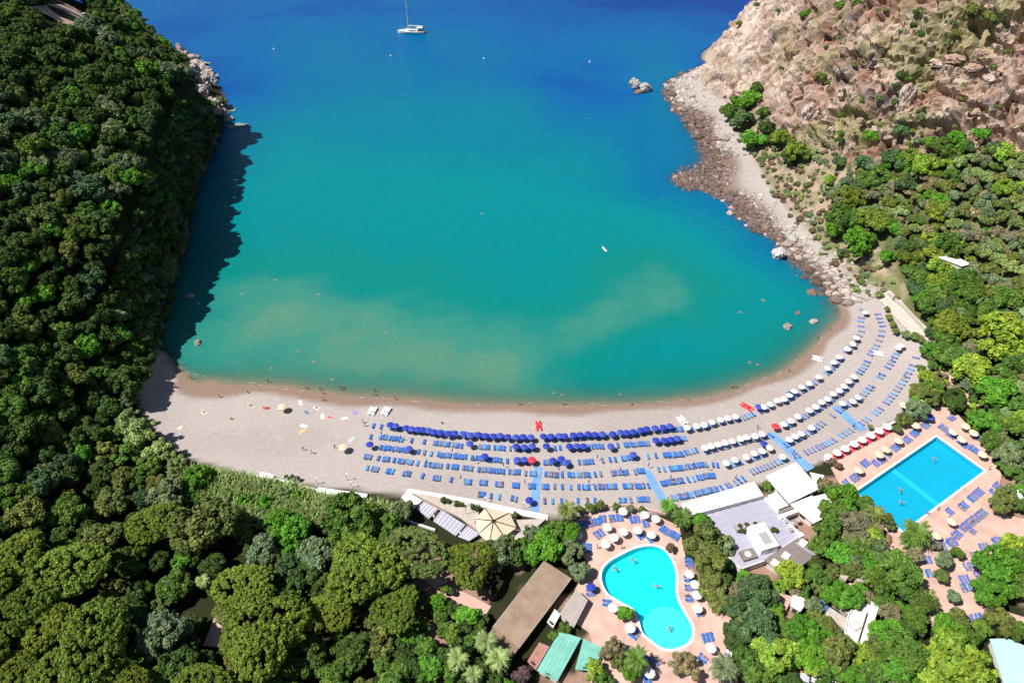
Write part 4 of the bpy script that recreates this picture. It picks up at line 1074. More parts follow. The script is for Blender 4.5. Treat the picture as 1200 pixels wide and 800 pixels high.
# ------------------------------------------------------------------ pool furniture positions
PA, PB, PC, PD = (660, 580, 5.714), (660, 680, 6.0), (960, 470, 4.704), (1000, 600, 5.714)
def zp(z, x, y): return z[0] + x / z[2], z[1] + y / z[2]
def cluster(z, items, rot, kind, label, group, dirv=(0.70, 0.0)):
    for x, y, n in items:
        px, py = zp(z, x, y)
        b = place(px, py, 0.3)
        for i in range(n):
            o = (i - (n - 1) / 2) * 0.85
            p = np.array([b[0] + math.cos(rot) * o, b[1] + math.sin(rot) * o, 0.0]); p[2] = ground(p[0], p[1])
            lounger_list.append((p, rot + random.uniform(-0.12, 0.12), random.choice(kind), label, group))
bl = ['blue', 'blue', 'violet', 'blue']
la = 'blue sun lounger on the pink deck of the curved pool'; ga = 'loungers round the curved pool'
cluster(PA, [(150, 200, 4), (215, 185, 3), (265, 165, 2), (340, 160, 3), (380, 158, 2), (480, 170, 3), (555, 195, 2)], 0.15, bl, la, ga)
cluster(PA, [(245, 265, 3), (520, 275, 2), (600, 290, 3)], 0.6, bl, la, ga)
cluster(PA, [(675, 240, 3), (740, 275, 3)], -0.7, bl, la, ga)
cluster(PA, [(170, 352, 3), (850, 450, 3), (845, 560, 2), (850, 620, 2), (852, 690, 2), (300, 720, 2), (190, 640, 3)], 1.5, bl, la, ga)
cluster(PB, [(510, 375, 3), (640, 600, 3), (990, 550, 2), (1180, 530, 2), (600, 560, 2)], 0.9, bl, la, ga)
cluster(PB, [(1020, 408, 3), (960, 230, 2), (590, 700, 2)], 0.2, bl, la, ga)
for x, y in [(400, 105), (548, 128), (620, 155), (295, 212), (345, 280), (405, 240), (285, 325), (500, 230), (590, 260), (100, 260), (845, 525), (885, 595), (900, 665), (900, 750), (335, 750)]:
    umbrella(*zp(PA, x, y), 'garden', 'white umbrella on the pink deck of the curved pool', 'white umbrellas round the curved pool')
for x, y in [(475, 330), (1040, 465), (610, 645), (920, 655), (1190, 500)]: umbrella(*zp(PB, x, y), 'garden', 'white umbrella on the pink deck of the curved pool', 'white umbrellas round the curved pool')
umbrella(*zp(PA, 190, 612), 'blue', 'dark blue umbrella on the pink deck beside the grey shed', None)
lb = 'violet-blue sun lounger on the pink deck of the rectangular pool'; gb = 'loungers round the rectangular pool'
va = ['violet', 'violet', 'blue', 'grey']
ra = math.atan2(*(G(1094, 509, 3.3) - G(1002, 577, 3.3))[[1, 0]])     # along the long side
cluster(PC, [(155, 455, 2), (200, 425, 3), (260, 345, 3), (315, 345, 2), (350, 325, 3), (425, 260, 3), (490, 215, 3), (530, 180, 3), (590, 135, 3), (620, 95, 2), (230, 400, 1), (380, 300, 1)], ra, va, lb, gb)
cluster(PC, [(680, 150, 3), (725, 190, 3), (775, 225, 2), (850, 270, 3), (800, 245, 2), (725, 95, 2), (865, 200, 2)], ra - math.pi / 2, va, lb, gb)
cluster(PC, [(885, 505, 3), (850, 535, 3), (800, 580, 3), (725, 610, 2), (905, 620, 3), (878, 642, 3), (850, 662, 3), (824, 682, 3), (800, 702, 2), (845, 715, 2), (765, 738, 3), (735, 780, 3), (990, 470, 3), (965, 505, 2), (985, 775, 2), (660, 790, 4), (740, 655, 1)], ra, va, lb, gb)
cluster(PD, [(665, 205, 3), (880, 240, 3), (835, 295, 4), (780, 370, 3), (840, 430, 2), (510, 415, 2), (970, 200, 3), (750, 455, 3), (770, 510, 4), (830, 715, 3), (505, 325, 2), (600, 250, 3)], ra - 0.5, va, lb, gb)
for x, y in [(220, 375), (335, 290), (370, 260), (440, 212), (535, 130), (740, 165), (790, 205), (810, 132), (855, 170), (905, 290), (650, 735), (735, 660)]:
    umbrella(*zp(PC, x, y), 'cream', 'cream umbrella on the pink deck of the rectangular pool', 'cream umbrellas round the rectangular pool')
umbrella(*zp(PC, 615, 85), 'blue', 'dark blue umbrella at the upper corner of the rectangular pool deck', None)
for i in range(8):
    x, y = 55 + (380 - 55) * i / 7, 305 + (135 - 305) * i / 7
    umbrella(*zp(PC, x, y), 'garden', 'white umbrella over red loungers between the sand and the rectangular pool', 'white umbrellas over red loungers')
cluster(PC, [(95 + 46.5 * i, 312 - 24 * i, 3) for i in range(7)], ra, ['red'], 'red sun lounger under white umbrellas between the sand and the rectangular pool', 'red loungers under white umbrellas')
for x, y in [(1182, 482), (1185, 489), (1187, 497), (1190, 505), (1197, 556), (1194, 580), (1196, 572), (1199, 590)]:
    umbrella(x, y, 'garden', 'white umbrella half hidden by trees beside the rectangular pool terrace', 'white umbrellas among the trees')
for x, y in [(1090, 437), (1078, 467), (1060, 474)]: umbrella(x, y, 'cream', 'cream umbrella in the shrubs behind the last row of loungers', 'cream umbrellas in the shrubs')

# the 300 loungers that show largest are individuals, the rest one bed of them
order = sorted(range(len(lounger_list)), key=lambda i: PX(lounger_list[i][0])[2])
print('loungers', len(lounger_list))
rest = []; bathers_on = []
for r_, i in enumerate(order):
    b, rot, kind, label, group = lounger_list[i]
    if r_ < 300:
        o = link('sun_lounger', LG[kind], None, b, rot)
        tag(o, label, 'sun lounger', group)
        if r_ % 6 == 3: bathers_on.append((b, rot, kind))
    else: rest.append((b, rot, kind))
vs = []; fs = []; mi = []; base = 0
src = {k: (np.array([v.co[:] for v in m.vertices]), np.array([list(p.vertices) for p in m.polygons]), np.array([p.material_index for p in m.polygons])) for k, m in LG.items()}
KM = ['blue', 'grey', 'cyan', 'violet', 'red']
for b, rot, kind in rest:
    v, f, m_ = src[kind]; c, s = math.cos(rot), math.sin(rot)
    vs.append(np.stack([v[:, 0] * c - v[:, 1] * s, v[:, 0] * s + v[:, 1] * c, v[:, 2]], 1) + b)
    fs.append(f + base); base += len(v); mi.append(np.where(m_ == 0, 0, 1 + KM.index(kind)))
if rest:
    me = mesh_np('sun_lounger_rows', np.concatenate(vs), np.concatenate(fs), [M_frame, M_lblue, M_lgrey, M_lcyan, M_lviol, M_lred], np.concatenate(mi))
    tag(link('sun_lounger_rows', me), 'farther rows of small blue loungers along the sand nearest the waterline', 'sun lounger', kind='stuff')

# ------------------------------------------------------------------ blue carpet walkways
def strip(name, pts, width, z_off, material, label, cat, group=None):
    P_ = [place(*p) for p in pts]
    fine = []
    for a, b in zip(P_[:-1], P_[1:]):
        n = max(1, int(np.linalg.norm(b - a) / 1.0))
        fine += [a + (b - a) * i / n for i in range(n)]
    fine.append(P_[-1])
    b = MB(); L = []
    for i, p in enumerate(fine):
        d = fine[min(i + 1, len(fine) - 1)] - fine[max(i - 1, 0)]; d = d / np.linalg.norm(d[:2])
        n = np.array([-d[1], d[0], 0])
        for s in (-1, 1):
            q = p + n * width / 2 * s; L.append((q[0], q[1], ground(q[0], q[1]) + z_off))
    m_ = len(L)
    L2 = L + [(x, y, z - 0.12) for x, y, z in L]
    f = []
    for i in range(0, m_ - 2, 2):
        f += [(i, i + 2, i + 3, i + 1), (i, m_ + i, m_ + i + 2, i + 2), (i + 1, i + 3, m_ + i + 3, m_ + i + 1)]
    b.add(L2, f)
    return tag(b.build(name, material), label, cat, group, 'structure' if name != 'walkway' else None)
strip('walkway', [(631, 547), (628, 570), (626, 602)], 1.9, 0.07, M_walk, 'light blue carpet walkway running to the sand past the single blue umbrella', 'walkway')
strip('walkway', [(757, 550), (766, 566), (777, 586)], 1.9, 0.07, M_walk, 'light blue carpet walkway slanting down past the palm by the curved pool', 'walkway')
strip('walkway', [(903, 508), (920, 523), (950, 550)], 2.3, 0.07, M_walk, 'light blue carpet walkway running down to the white tent roofs', 'walkway')
strip('walkway', [(978, 476), (992, 488), (1012, 504)], 2.3, 0.07, M_walk, 'light blue carpet walkway leading to the white umbrellas over red loungers', 'walkway')

# ------------------------------------------------------------------ boats on the sand and the yacht
M_gel = mat('gelcoat', (0.78, 0.80, 0.78), 0.3, 0.04, 2, spec=0.5)
M_grn = mat('pale_green_hull', (0.60, 0.74, 0.66), 0.35, 0.04, 2)
M_redhull = mat('red_hull', (0.70, 0.06, 0.07), 0.4, 0.1, 2)
M_dark = mat('dark_glass', (0.02, 0.025, 0.035), 0.15, 0.05, 2, spec=0.5)
def hull(b, L, Wd, H, cx=0, m=0, sheer=0.15):
    st = []
    n = 9
    for i in range(n + 1):
        t = i / n; y = (t - 0.5) * L
        w = Wd / 2 * (1 - max(0, (t - 0.45) / 0.55) ** 2.2) * (0.82 + 0.18 * min(1, t / 0.3))
        zt_ = H + sheer * H * (2 * t - 0.8) ** 2
        st.append([(cx - w, y, zt_), (cx - w * 0.85, y, H * 0.35), (cx, y, 0.0 + 0.35 * H * max(0, t - 0.7)), (cx + w * 0.85, y, H * 0.35), (cx + w, y, zt_)])
    vs = [v for s in st for v in s]; f = []
    for i in range(n):
        for k in range(4): f.append((i * 5 + k, (i + 1) * 5 + k, (i + 1) * 5 + k + 1, i * 5 + k + 1))
        f.append((i * 5, i * 5 + 4, (i + 1) * 5 + 4, (i + 1) * 5))
    f.append((0, 1, 2, 3, 4))
    b.add(vs, f, m)
def pedalo(px, py, rot, material, label, group=None):
    p = place(px, py, 0.4)
    t = empty('pedal_boat', p, label, 'boat', group, rz=rot)
    for s in (-0.72, 0.72):
        b = MB(); hull(b, 3.3, 0.62, 0.42, s); b.build('float', material, t)
    b = MB(); b.box((0, -0.1, 0.50), (1.9, 2.6, 0.12)); b.build('deck', material, t)
    b = MB()
    for s in (-0.45, 0.45): b.box((s, -0.5, 0.66), (0.6, 0.55, 0.2)); b.box((s, -0.80, 0.85), (0.6, 0.12, 0.5))
    b.build('seat', M_white, t)
pedalo(436.5, 481, -0.2, M_grn, 'pale green-white pedal boat pulled up on the sand beside a white one')
pedalo(452.5, 481, -0.3, M_gel, 'white pedal boat pulled up on the sand beside a pale green one')
pedalo(799.5, 492, 0.5, M_gel, 'white pedal boat on the sand where blue umbrellas give way to white')
pedalo(958, 420, 1.15, M_gel, 'white pedal boat on the sand between the swash and the first white umbrella row')
pedalo(1029.5, 414, 1.2, M_gel, 'white boat lying between the second and third curved rows of loungers')
def rescue(px, py, rot, label):
    p = place(px, py, 0.4); t = empty('rescue_boat', p, label, 'boat', 'red rescue rowing boats', rz=rot)
    for s in (-0.5, 0.5):
        b = MB(); hull(b, 3.8, 0.55, 0.40, s); b.build('float', M_redhull, t)
    b = MB(); b.box((0, 0.1, 0.47), (1.3, 1.7, 0.08)); b.build('deck', M_redhull, t)
    b = MB(); b.box((0, -0.3, 0.62), (1.1, 0.35, 0.22)); b.build('seat', M_redhull, t)
    for s in (-1, 1):
        b = MB(); b.tube((s * 0.5, 0.1, 0.62), (s * 1.2, -1.0, 0.50), 0.03); b.box((s * 1.25, -1.1, 0.49), (0.16, 0.4, 0.03), 0.5 * s); b.build('oar', M_white, t)
rescue(631, 498, 0.1, 'red rescue rowing boat on the sand above the dark blue umbrella row')
rescue(875, 476, 0.75, 'red rescue rowing boat on the sand beside the white umbrella row')
p = place(312, 557, 0.4); t = empty('dinghy', p, 'white dinghy at the back of the open sand beside the reeds', 'boat', rz=1.2)
b = MB(); hull(b, 4.0, 1.5, 0.6); b.build('hull', M_gel, t); b = MB(); b.box((0, 0, 0.62), (1.2, 0.3, 0.06)); b.build('seat', M_white, t)
p = G(708, 292, 0); t = empty('paddle_board', p + np.array([0, 0, 0.02]), 'white paddle board afloat on the turquoise water', 'board', rz=0.4)
b = MB(); hull(b, 3.2, 0.8, 0.14); b.build('board', M_gel, t); b = MB(); b.box((0, -1.2, -0.05), (0.03, 0.25, 0.2)); b.build('fin', M_gel, t)

yp = G(482, 39, 0)
t = empty('sailing_yacht', yp, 'white sailing yacht with bare mast anchored on the deep blue water', 'yacht', rz=math.radians(86))
b = MB(); hull(b, 14.5, 4.2, 1.5); hb = b.build('hull', M_gel, t, (0, 0, -0.25))
b = MB(); b.box((0, 0, 0), (4.25, 13.0, 0.10)); 
b = MB(); b.prism([(-1.3, -3.6), (1.3, -3.6), (1.15, 1.5), (0.6, 3.4), (-0.6, 3.4), (-1.15, 1.5)], 1.1, 2.0); cb = b.build('cabin', M_gel, t)
for s in (-1, 1):
    b = MB(); b.box((s * 1.27, -1.0, 1.65), (0.06, 3.4, 0.35)); b.build('window', M_dark, cb)
b = MB(); b.box((0, -5.2, 1.45), (2.4, 2.6, 0.25)); b.build('cockpit', M_dark, t)
b = MB(); b.prism([(-1.6, -6.2), (1.6, -6.2), (1.5, -3.2), (-1.5, -3.2)], 3.2, 3.32); bi = b.build('bimini', M_gel, t)
b = MB()
for sx in (-1.4, 1.4):
    for sy in (-6.0, -3.4): b.tube((sx, sy, 1.2), (sx, sy, 3.2), 0.05)
b.build('bimini_frame', M_pole, bi)
b = MB(); b.tube((0, 1.4, 1.2), (0, 1.4, 19.5), 0.18, 0.12, 8); ms = b.build('mast', M_white, t)
for z in (8.0, 13.5):
    b = MB(); b.tube((-1.3, 1.4, z), (1.3, 1.4, z), 0.07, None, 6); b.build('spreader', M_white, ms)
b = MB(); b.tube((0, 1.2, 3.6), (0, -4.8, 3.5), 0.14, None, 8); bo = b.build('boom', M_white, t)
b = MB(); b.tube((0, 1.0, 3.9), (0, -4.5, 3.8), 0.26, 0.2, 8); b.build('furled_sail', M_canv, bo)
for tgt in ((0, 7.0, 1.6), (0, -7.0, 1.5), (-2.0, 1.2, 1.4), (2.0, 1.2, 1.4)):
    b = MB(); b.tube((0, 1.4, 19.2), tgt, 0.03, None, 4); b.build('stay', M_pole, t)
b = MB()
for s in (-1, 1): b.tube((s * 1.9, -6.5, 2.1), (s * 1.2, 5.5, 2.4), 0.035, None, 4)
b.build('guard_rail', M_pole, t)
for x, y in [(458, 66), (567, 69), (691, 73), (321, 58)]:
    p = G(x, y, 0); b = MB(); b.lathe([(0, 0.62), (0.28, 0.52), (0.42, 0.2), (0.42, 0.0), (0.25, -0.25), (0, -0.3)], 10)
    b.tube((0, 0, 0.6), (0, 0, 0.85), 0.05)
    tag(b.build('mooring_buoy', M_white, None, p, smooth=True), 'small white mooring buoy floating on the blue water', 'buoy', 'white buoys off the bay')
# ------------------------------------------------------------------ pool decks and pools
M_deck = mat('terracotta_paving', (0.62, 0.42, 0.35), 0.85, 0.22, 0.30, bump=0.01, bscale=6)
M_cope = mat('pool_coping', (0.80, 0.80, 0.80), 0.5, 0.04, 2)
M_basinA = mat('turquoise_pool_lining', (0.012, 0.74, 0.80), 0.6, 0.06, 0.25)
M_basinA2 = mat('pale_pool_lining', (0.07, 0.79, 0.83), 0.6, 0.04, 0.25)
M_basinB = mat('blue_pool_lining', (0.005, 0.41, 0.66), 0.6, 0.08, 0.25)
M_basinB2 = mat('light_pool_stripe', (0.02, 0.58, 0.76), 0.6, 0.05, 0.5)
def pool_water(name):
    m = bpy.data.materials.new(name); m.use_nodes = True
    nt = m.node_tree; b = nt.nodes['Principled BSDF']
    b.inputs['Base Color'].default_value = (0.0, 0.55, 0.70, 1); b.inputs['Alpha'].default_value = 0.16
    b.inputs['Roughness'].default_value = 0.05; b.inputs['IOR'].default_value = 1.33; b.inputs['Specular IOR Level'].default_value = 0.3
    n = _n(nt, 'ShaderNodeTexNoise'); n.inputs['Scale'].default_value = 1.1; n.inputs['Detail'].default_value = 4
    tc = _n(nt, 'ShaderNodeTexCoord'); nt.links.new(tc.outputs['Object'], n.inputs['Vector'])
    bp = _n(nt, 'ShaderNodeBump'); bp.inputs['Strength'].default_value = 0.5; bp.inputs['Distance'].default_value = 0.1
    nt.links.new(n.outputs['Fac'], bp.inputs['Height']); nt.links.new(bp.outputs[0], b.inputs['Normal'])
    return m
M_pw = pool_water('pool_water')

def catmull(pts, k=6):
    out = []; n = len(pts)
    for i in range(n):
        p0, p1, p2, p3 = (np.array(pts[(i + j) % n], float) for j in (-1, 0, 1, 2))
        for s in range(k):
            t = s / k
            out.append(tuple(0.5 * ((2 * p1) + (-p0 + p2) * t + (2 * p0 - 5 * p1 + 4 * p2 - p3) * t * t + (-p0 + 3 * p1 - 3 * p2 + p3) * t ** 3)))
    return out
def inset(pts, d):
    n = len(pts); a = sum(pts[i][0] * pts[(i + 1) % n][1] - pts[(i + 1) % n][0] * pts[i][1] for i in range(n))
    sg = 1 if a > 0 else -1; out = []
    for i in range(n):
        p = np.array(pts[i][:2]); e0 = p - np.array(pts[i - 1][:2]); e1 = np.array(pts[(i + 1) % n][:2]) - p
        n0 = np.array([-e0[1], e0[0]]) / (np.linalg.norm(e0) + 1e-9) * sg; n1 = np.array([-e1[1], e1[0]]) / (np.linalg.norm(e1) + 1e-9) * sg
        m = n0 + n1; m = m / max(1e-6, (m @ n0))
        out.append(tuple(p + m * d))
    return out
def slab_with_hole(name, outer, hole, z, th, material, parent=None):
    bm = bmesh.new()
    def loop(pts):
        vs = [bm.verts.new((p[0], p[1], z)) for p in pts]
        return vs, [bm.edges.new((vs[i], vs[(i + 1) % len(vs)])) for i in range(len(vs))]
    vo, eo = loop(outer); vh, eh = loop(hole)
    bmesh.ops.triangle_fill(bm, use_beauty=True, use_dissolve=False, edges=eo + eh)
    for f in bm.faces:
        if f.normal.z < 0: f.normal_flip()
    for vs in (vo, vh):
        lo = [bm.verts.new((v.co.x, v.co.y, z - th)) for v in vs]
        n = len(vs)
        for i in range(n): bm.faces.new((vs[i], vs[(i + 1) % n], lo[(i + 1) % n], lo[i]))
    me = bpy.data.meshes.new(name); bm.to_mesh(me); bm.free(); me.materials.append(material)
    return link(name, me, parent)
def ring(name, outer, inner, z0, z1, material, parent):
    b = MB(); n = len(outer)
    vs = [(p[0], p[1], z1) for p in outer] + [(p[0], p[1], z1) for p in inner] + [(p[0], p[1], z0) for p in outer] + [(p[0], p[1], z0) for p in inner]
    f = []
    for i in range(n):
        j = (i + 1) % n
        f += [(i, j, n + j, n + i), (2 * n + i, 2 * n + j, j, i), (n + i, n + j, 3 * n + j, 3 * n + i)]
    b.add(vs, f); return b.build(name, material, parent)

pa = [tuple(G(x, y, DECK_A_Z)[:2]) for x, y in POOL_A]
pa = catmull(pa, 4); pa_in = inset(pa, 0.55)
pb = [tuple(G(x, y, DECK_B_Z)[:2]) for x, y in [(1094.4, 508), (1160, 552.5), (1056.7, 623), (1001, 577.4)]]
# the rectangular pool as a true rectangle
_c = np.mean(pb, 0); _u = (np.array(pb[0]) - pb[3] + np.array(pb[1]) - pb[2]); _u /= np.linalg.norm(_u); _v = np.array([-_u[1], _u[0]])
_lu = (np.linalg.norm(np.array(pb[0]) - pb[3]) + np.linalg.norm(np.array(pb[1]) - pb[2])) / 4; _lv = (np.linalg.norm(np.array(pb[0]) - pb[1]) + np.linalg.norm(np.array(pb[2]) - pb[3])) / 4
pb = [tuple(_c + _u * a * _lu + _v * b_ * _lv) for a, b_ in ((-1, -1), (1, -1), (1, 1), (-1, 1))]
pb_in = inset(pb, 0.5)
tag(slab_with_hole('pool_deck', deckA_w, pa, DECK_A_Z, 0.45, M_deck), kind='structure')
tag(slab_with_hole('pool_deck', deckB_w, pb, DECK_B_Z, 0.45, M_deck), kind='structure')

def pool(name, outer, inner, zd, mats, label):
    t = empty(name, (*np.mean(outer, 0), zd - 2.0), label, 'swimming pool')
    t.location = (0, 0, 0)
    ring('coping', outer, inner, zd - 0.5, zd + 0.05, M_cope, t)
    b = MB(); n = len(inner)
    b.add([(p[0], p[1], zd - 1.55) for p in inner] + [(p[0], p[1], zd - 0.1) for p in inner], [tuple(range(n))] + [(i, (i + 1) % n, n + (i + 1) % n, n + i) for i in range(n)])
    b.build('basin', mats, t)
    b = MB(); b.add([(p[0], p[1], zd - 0.12) for p in inner], [tuple(range(n)) if sum(inner[i][0] * inner[(i + 1) % n][1] - inner[(i + 1) % n][0] * inner[i][1] for i in range(n)) > 0 else tuple(reversed(range(n)))])
    b.build('water', M_pw, t)
    return t
tA = pool('swimming_pool', pa, pa_in, DECK_A_Z, M_basinA, 'curved kidney-shaped pool of bright turquoise water with white coping')
tB = pool('swimming_pool', pb, pb_in, DECK_B_Z, M_basinB, 'rectangular bright blue pool with white coping')
# the curved pool's shallow round end with its step
cc = G(783, 738, DECK_A_Z - 1.4); rr_ = 5.2
b = MB(); b.prism([(cc[0] + rr_ * math.cos(a), cc[1] + rr_ * 1.0 * math.sin(a)) for a in np.linspace(0, 2 * math.pi, 28, endpoint=False)], DECK_A_Z - 1.54, DECK_A_Z - 1.25)
b.build('shallow_step', M_basinA2, tA)
b = MB()
q0 = _c - _u * _lu * 0.08
b.prism([tuple(q0 - _v * (_lv - 0.55) - _u * 0.7), tuple(q0 + _v * (_lv - 0.55) - _u * 0.7), tuple(q0 + _v * (_lv - 0.55) + _u * 0.7), tuple(q0 - _v * (_lv - 0.55) + _u * 0.7)], DECK_B_Z - 1.54, DECK_B_Z - 1.48)
b.build('bottom_stripe', M_basinB2, tB)
def ladder(t, p, rz):
    b = MB(); c, s = math.cos(rz), math.sin(rz)
    for o in (-0.28, 0.28):
        x, y = p[0] - s * o, p[1] + c * o
        b.tube((x, y, p[2] - 1.2), (x, y, p[2] + 0.7), 0.03); b.tube((x, y, p[2] + 0.7), (x + c * 0.6, y + s * 0.6, p[2] + 0.7), 0.03); b.tube((x + c * 0.6, y + s * 0.6, p[2] + 0.7), (x + c * 0.6, y + s * 0.6, p[2]), 0.03)
    b.build('ladder', M_pole, t)
ladder(tB, (*(_c + _u * (_lu * 0.4) - _v * (_lv - 0.6)), DECK_B_Z), math.atan2(-_v[1], -_v[0]))
ladder(tA, (*pa_in[8], DECK_A_Z), 0.3)

# ------------------------------------------------------------------ buildings
M_roofw = mat('white_roof_membrane', (0.80, 0.79, 0.77), 0.7, 0.05, 0.6)
M_lav = mat('lavender_paving', (0.43, 0.42, 0.52), 0.8, 0.10, 0.5, bump=0.01, bscale=5)
M_wall = mat('white_plaster', (0.74, 0.71, 0.67), 0.85, 0.08, 0.8)
M_brown = mat('brown_roof_felt', (0.34, 0.245, 0.18), 0.9, 0.26, 0.35, bump=0.02, bscale=5)
M_brown2 = mat('brown_roof_edge', (0.26, 0.18, 0.13), 0.9, 0.12, 0.8)
M_grroof = mat('grey_brown_roof', (0.245, 0.205, 0.195), 0.85, 0.12, 0.8, bump=0.02, bscale=6)
M_shed = mat('shed_roof', (0.43, 0.38, 0.355), 0.8, 0.10, 0.8)
M_mint = mat('mint_roof_sheet', (0.20, 0.52, 0.44), 0.6, 0.22, 0.5)
M_pmint = mat('pale_turquoise_roof', (0.46, 0.76, 0.69), 0.7, 0.08, 0.4)
M_tile = mat('red_roof_tiles', (0.42, 0.22, 0.19), 0.85, 0.25, 1.5, bump=0.03, bscale=5)
M_pink = mat('pink_terrace', (0.60, 0.40, 0.34), 0.85, 0.1, 0.6)
M_stone = mat('pale_stone_wall', (0.52, 0.46, 0.41), 0.9, 0.2, 1.2, bump=0.05, bscale=4)
M_wood = mat('dark_wood', (0.07, 0.045, 0.03), 0.8, 0.2, 3)
M_glass = mat('window_glass', (0.03, 0.04, 0.05), 0.1, 0.05, 2, spec=0.5)
M_sky = mat('skylight', (0.78, 0.76, 0.72), 0.4, 0.05, 2)
M_steel = mat('galvanised_steel', (0.40, 0.41, 0.43), 0.4, 0.1, 3)
def wq(pts, z): return [tuple(G(x, y, z)[:2]) for x, y in pts]
def shrink(pts, d): return inset(pts, d)
def base_z(pts): return min(ground(p[0], p[1]) for p in pts) - 0.4
def posts_under(t, pts, z0, z1, r, material, step=4.0):
    n = len(pts)
    for i in range(n):
        a = np.array(pts[i]); c = np.array(pts[(i + 1) % n]); k = max(1, int(np.linalg.norm(c - a) / step))
        for j in range(k):
            q = a + (c - a) * j / k
            b = MB(); b.box((q[0], q[1], (z0 + z1) / 2), (r, r, z1 - z0)); b.build('post', material, t)
def windows_on(t, wall, a, c, z0, h, n, w=1.2, material=None):
    """windows (pane, frame and sill) set on the wall running from a to c"""
    a = np.array(a); c = np.array(c); d = (c - a) / np.linalg.norm(c - a); rz = math.atan2(d[1], d[0]); nr = np.array([d[1], -d[0]])
    for i in range(n):
        q = a + (c - a) * (i + 0.5) / n + nr * 0.02
        b = MB(); b.box((q[0], q[1], z0 + h / 2), (w + 0.16, 0.10, h + 0.16), rz); wdw = b.build('window', M_white, t)
        b = MB(); b.box((*(q + nr * 0.045), z0 + h / 2), (w, 0.06, h), rz); b.build('pane', M_glass, wdw)
def ridges_across(name, pts, z, n, material, parent, hgt=0.06, w=0.10):
    """raised seams of a roof sheet running from edge 0-1 to edge 3-2"""
    p = [np.array(q) for q in pts]
    for i in range(1, n):
        a = p[0] + (p[1] - p[0]) * i / n; c = p[3] + (p[2] - p[3]) * i / n
        d = c - a; L = np.linalg.norm(d); m = (a + c) / 2
        b = MB(); b.box((m[0], m[1], z + hgt / 2), (L * 0.985, w, hgt), math.atan2(d[1], d[0])); b.build(name, material, parent)

# white restaurant: long awning roof, paved terrace, tent roofs
ar = wq([(798, 589), (884, 563.5), (895, 581), (807, 605)], 5.2); z0 = base_z(ar)
t = empty('awning_pavilion', (0, 0, 0), 'long white awning roof beside the lavender paved terrace', 'pavilion')
b = MB(); b.slab([(*q, z) for q, z in zip(ar, (5.0, 5.0, 5.4, 5.4))], 0.25); rf = b.build('roof', M_roofw, t)
ridges_across('seam', ar, 5.2, 1, M_roofw, rf)
b = MB(); w_ = shrink(ar, 0.8)
b.prism(w_, z0, 4.85); wl = b.build('wall', M_wall, t); windows_on(t, wl, w_[3], w_[2], 3.2, 1.2, 6, 2.2); windows_on(t, wl, w_[1], w_[0], 3.0, 1.3, 6, 2.0)
for i in range(9):
    q = np.array(ar[3]) + (np.array(ar[2]) - ar[3]) * (i + 0.5) / 9
    b = MB(); b.box((q[0], q[1], 5.46), (0.25, 0.25, 0.12)); b.build('roof_clip', M_steel, rf)
te = wq([(812, 606), (895, 583), (938, 628), (896, 658), (868, 668), (850, 652)], 4.0); z0 = base_z(te)
t = empty('paved_terrace', (0, 0, 0), 'pale lavender paved roof terrace enclosed by white parapets', 'terrace')
b = MB(); b.prism(te, z0, 4.0); b.build('wall', M_wall, t)
tt = shrink(te, 0.25); b = MB(); b.prism(tt, 3.9, 4.03); fl = b.build('floor', M_lav, t)
for i in range(len(te)):
    a, c = np.array(te[i]), np.array(te[(i + 1) % len(te)]); m = (a + c) / 2
    b = MB(); b.box((m[0], m[1], 4.35), (np.linalg.norm(c - a) - 0.3, 0.22, 0.75), math.atan2(*(c - a)[::-1])); b.build('parapet', M_white, t)
# paving slabs of the terrace
_o = np.array(te[0]); _e1 = np.array(te[1]) - _o; _e1n = _e1 / np.linalg.norm(_e1); _e2n = np.array([-_e1n[1], _e1n[0]]); _e2n = _e2n if _e2n @ (np.array(te[2]) - te[1]) > 0 else -_e2n
sb_ = MB(); sb_.box((0, 0, 0), (1.86, 1.86, 0.03)); smesh = sb_.mesh('paving_slab', [M_lav])
ti = shrink(te, 1.3)
for i in range(0, 14):
    for j in range(0, 14):
        q = _o + _e1n * (i * 1.95 - 4) + _e2n * (j * 1.95 + 0.5)
        if in_poly(np.array([q[0]]), np.array([q[1]]), ti)[0]:
            s_ = link('paving_slab', smesh, fl, (q[0], q[1], 4.045 + random.uniform(0, 0.006)), math.atan2(_e1n[1], _e1n[0]))
def obj_on(px, py, z): q = G(px, py, z); return (q[0], q[1], z)
tr = math.atan2(_e1n[1], _e1n[0])
for i, (x, y, w, d, h, m_, nm, lb) in enumerate([(866, 620, 2.2, 1.6, 1.4, M_steel, 'air_conditioner', 'grey air conditioning unit at the dark end of the group on the lavender terrace'), (874, 618, 2.4, 1.8, 1.1, M_steel, 'air_conditioner', 'broad grey air conditioning unit in the middle of the group on the lavender terrace'), (884, 617, 1.6, 1.4, 1.3, M_steel, 'air_conditioner', 'small grey air conditioning unit beside the planting on the lavender terrace')]):
    t2 = empty(nm, obj_on(x, y, 4.06), lb, 'machine', rz=tr)
    b = MB(); b.box((0, 0, h / 2), (w, d, h)); b.build('casing', m_, t2)
    b = MB(); b.lathe([(0.0, h + 0.05), (d * 0.36, h + 0.06), (d * 0.38, h)], 14); b.build('fan_grille', M_wood, t2)
    b = MB(); [b.box((0, -d / 2 - 0.01, h * k / 6), (w * 0.9, 0.03, h * 0.06)) for k in range(1, 6)]; b.build('louvre', M_wood, t2)
t2 = empty('stair_house', obj_on(892, 634, 4.06), 'white stair house with a dark well on the lavender terrace', 'building', rz=tr + 0.0)
b = MB(); b.box((0, 0, 1.0), (4.2, 6.2, 2.0)); w_ = b.build('wall', M_white, t2)
b = MB(); b.box((0.2, -0.6, 2.06), (2.0, 3.0, 0.10)); b.build('hatch', M_steel, t2)
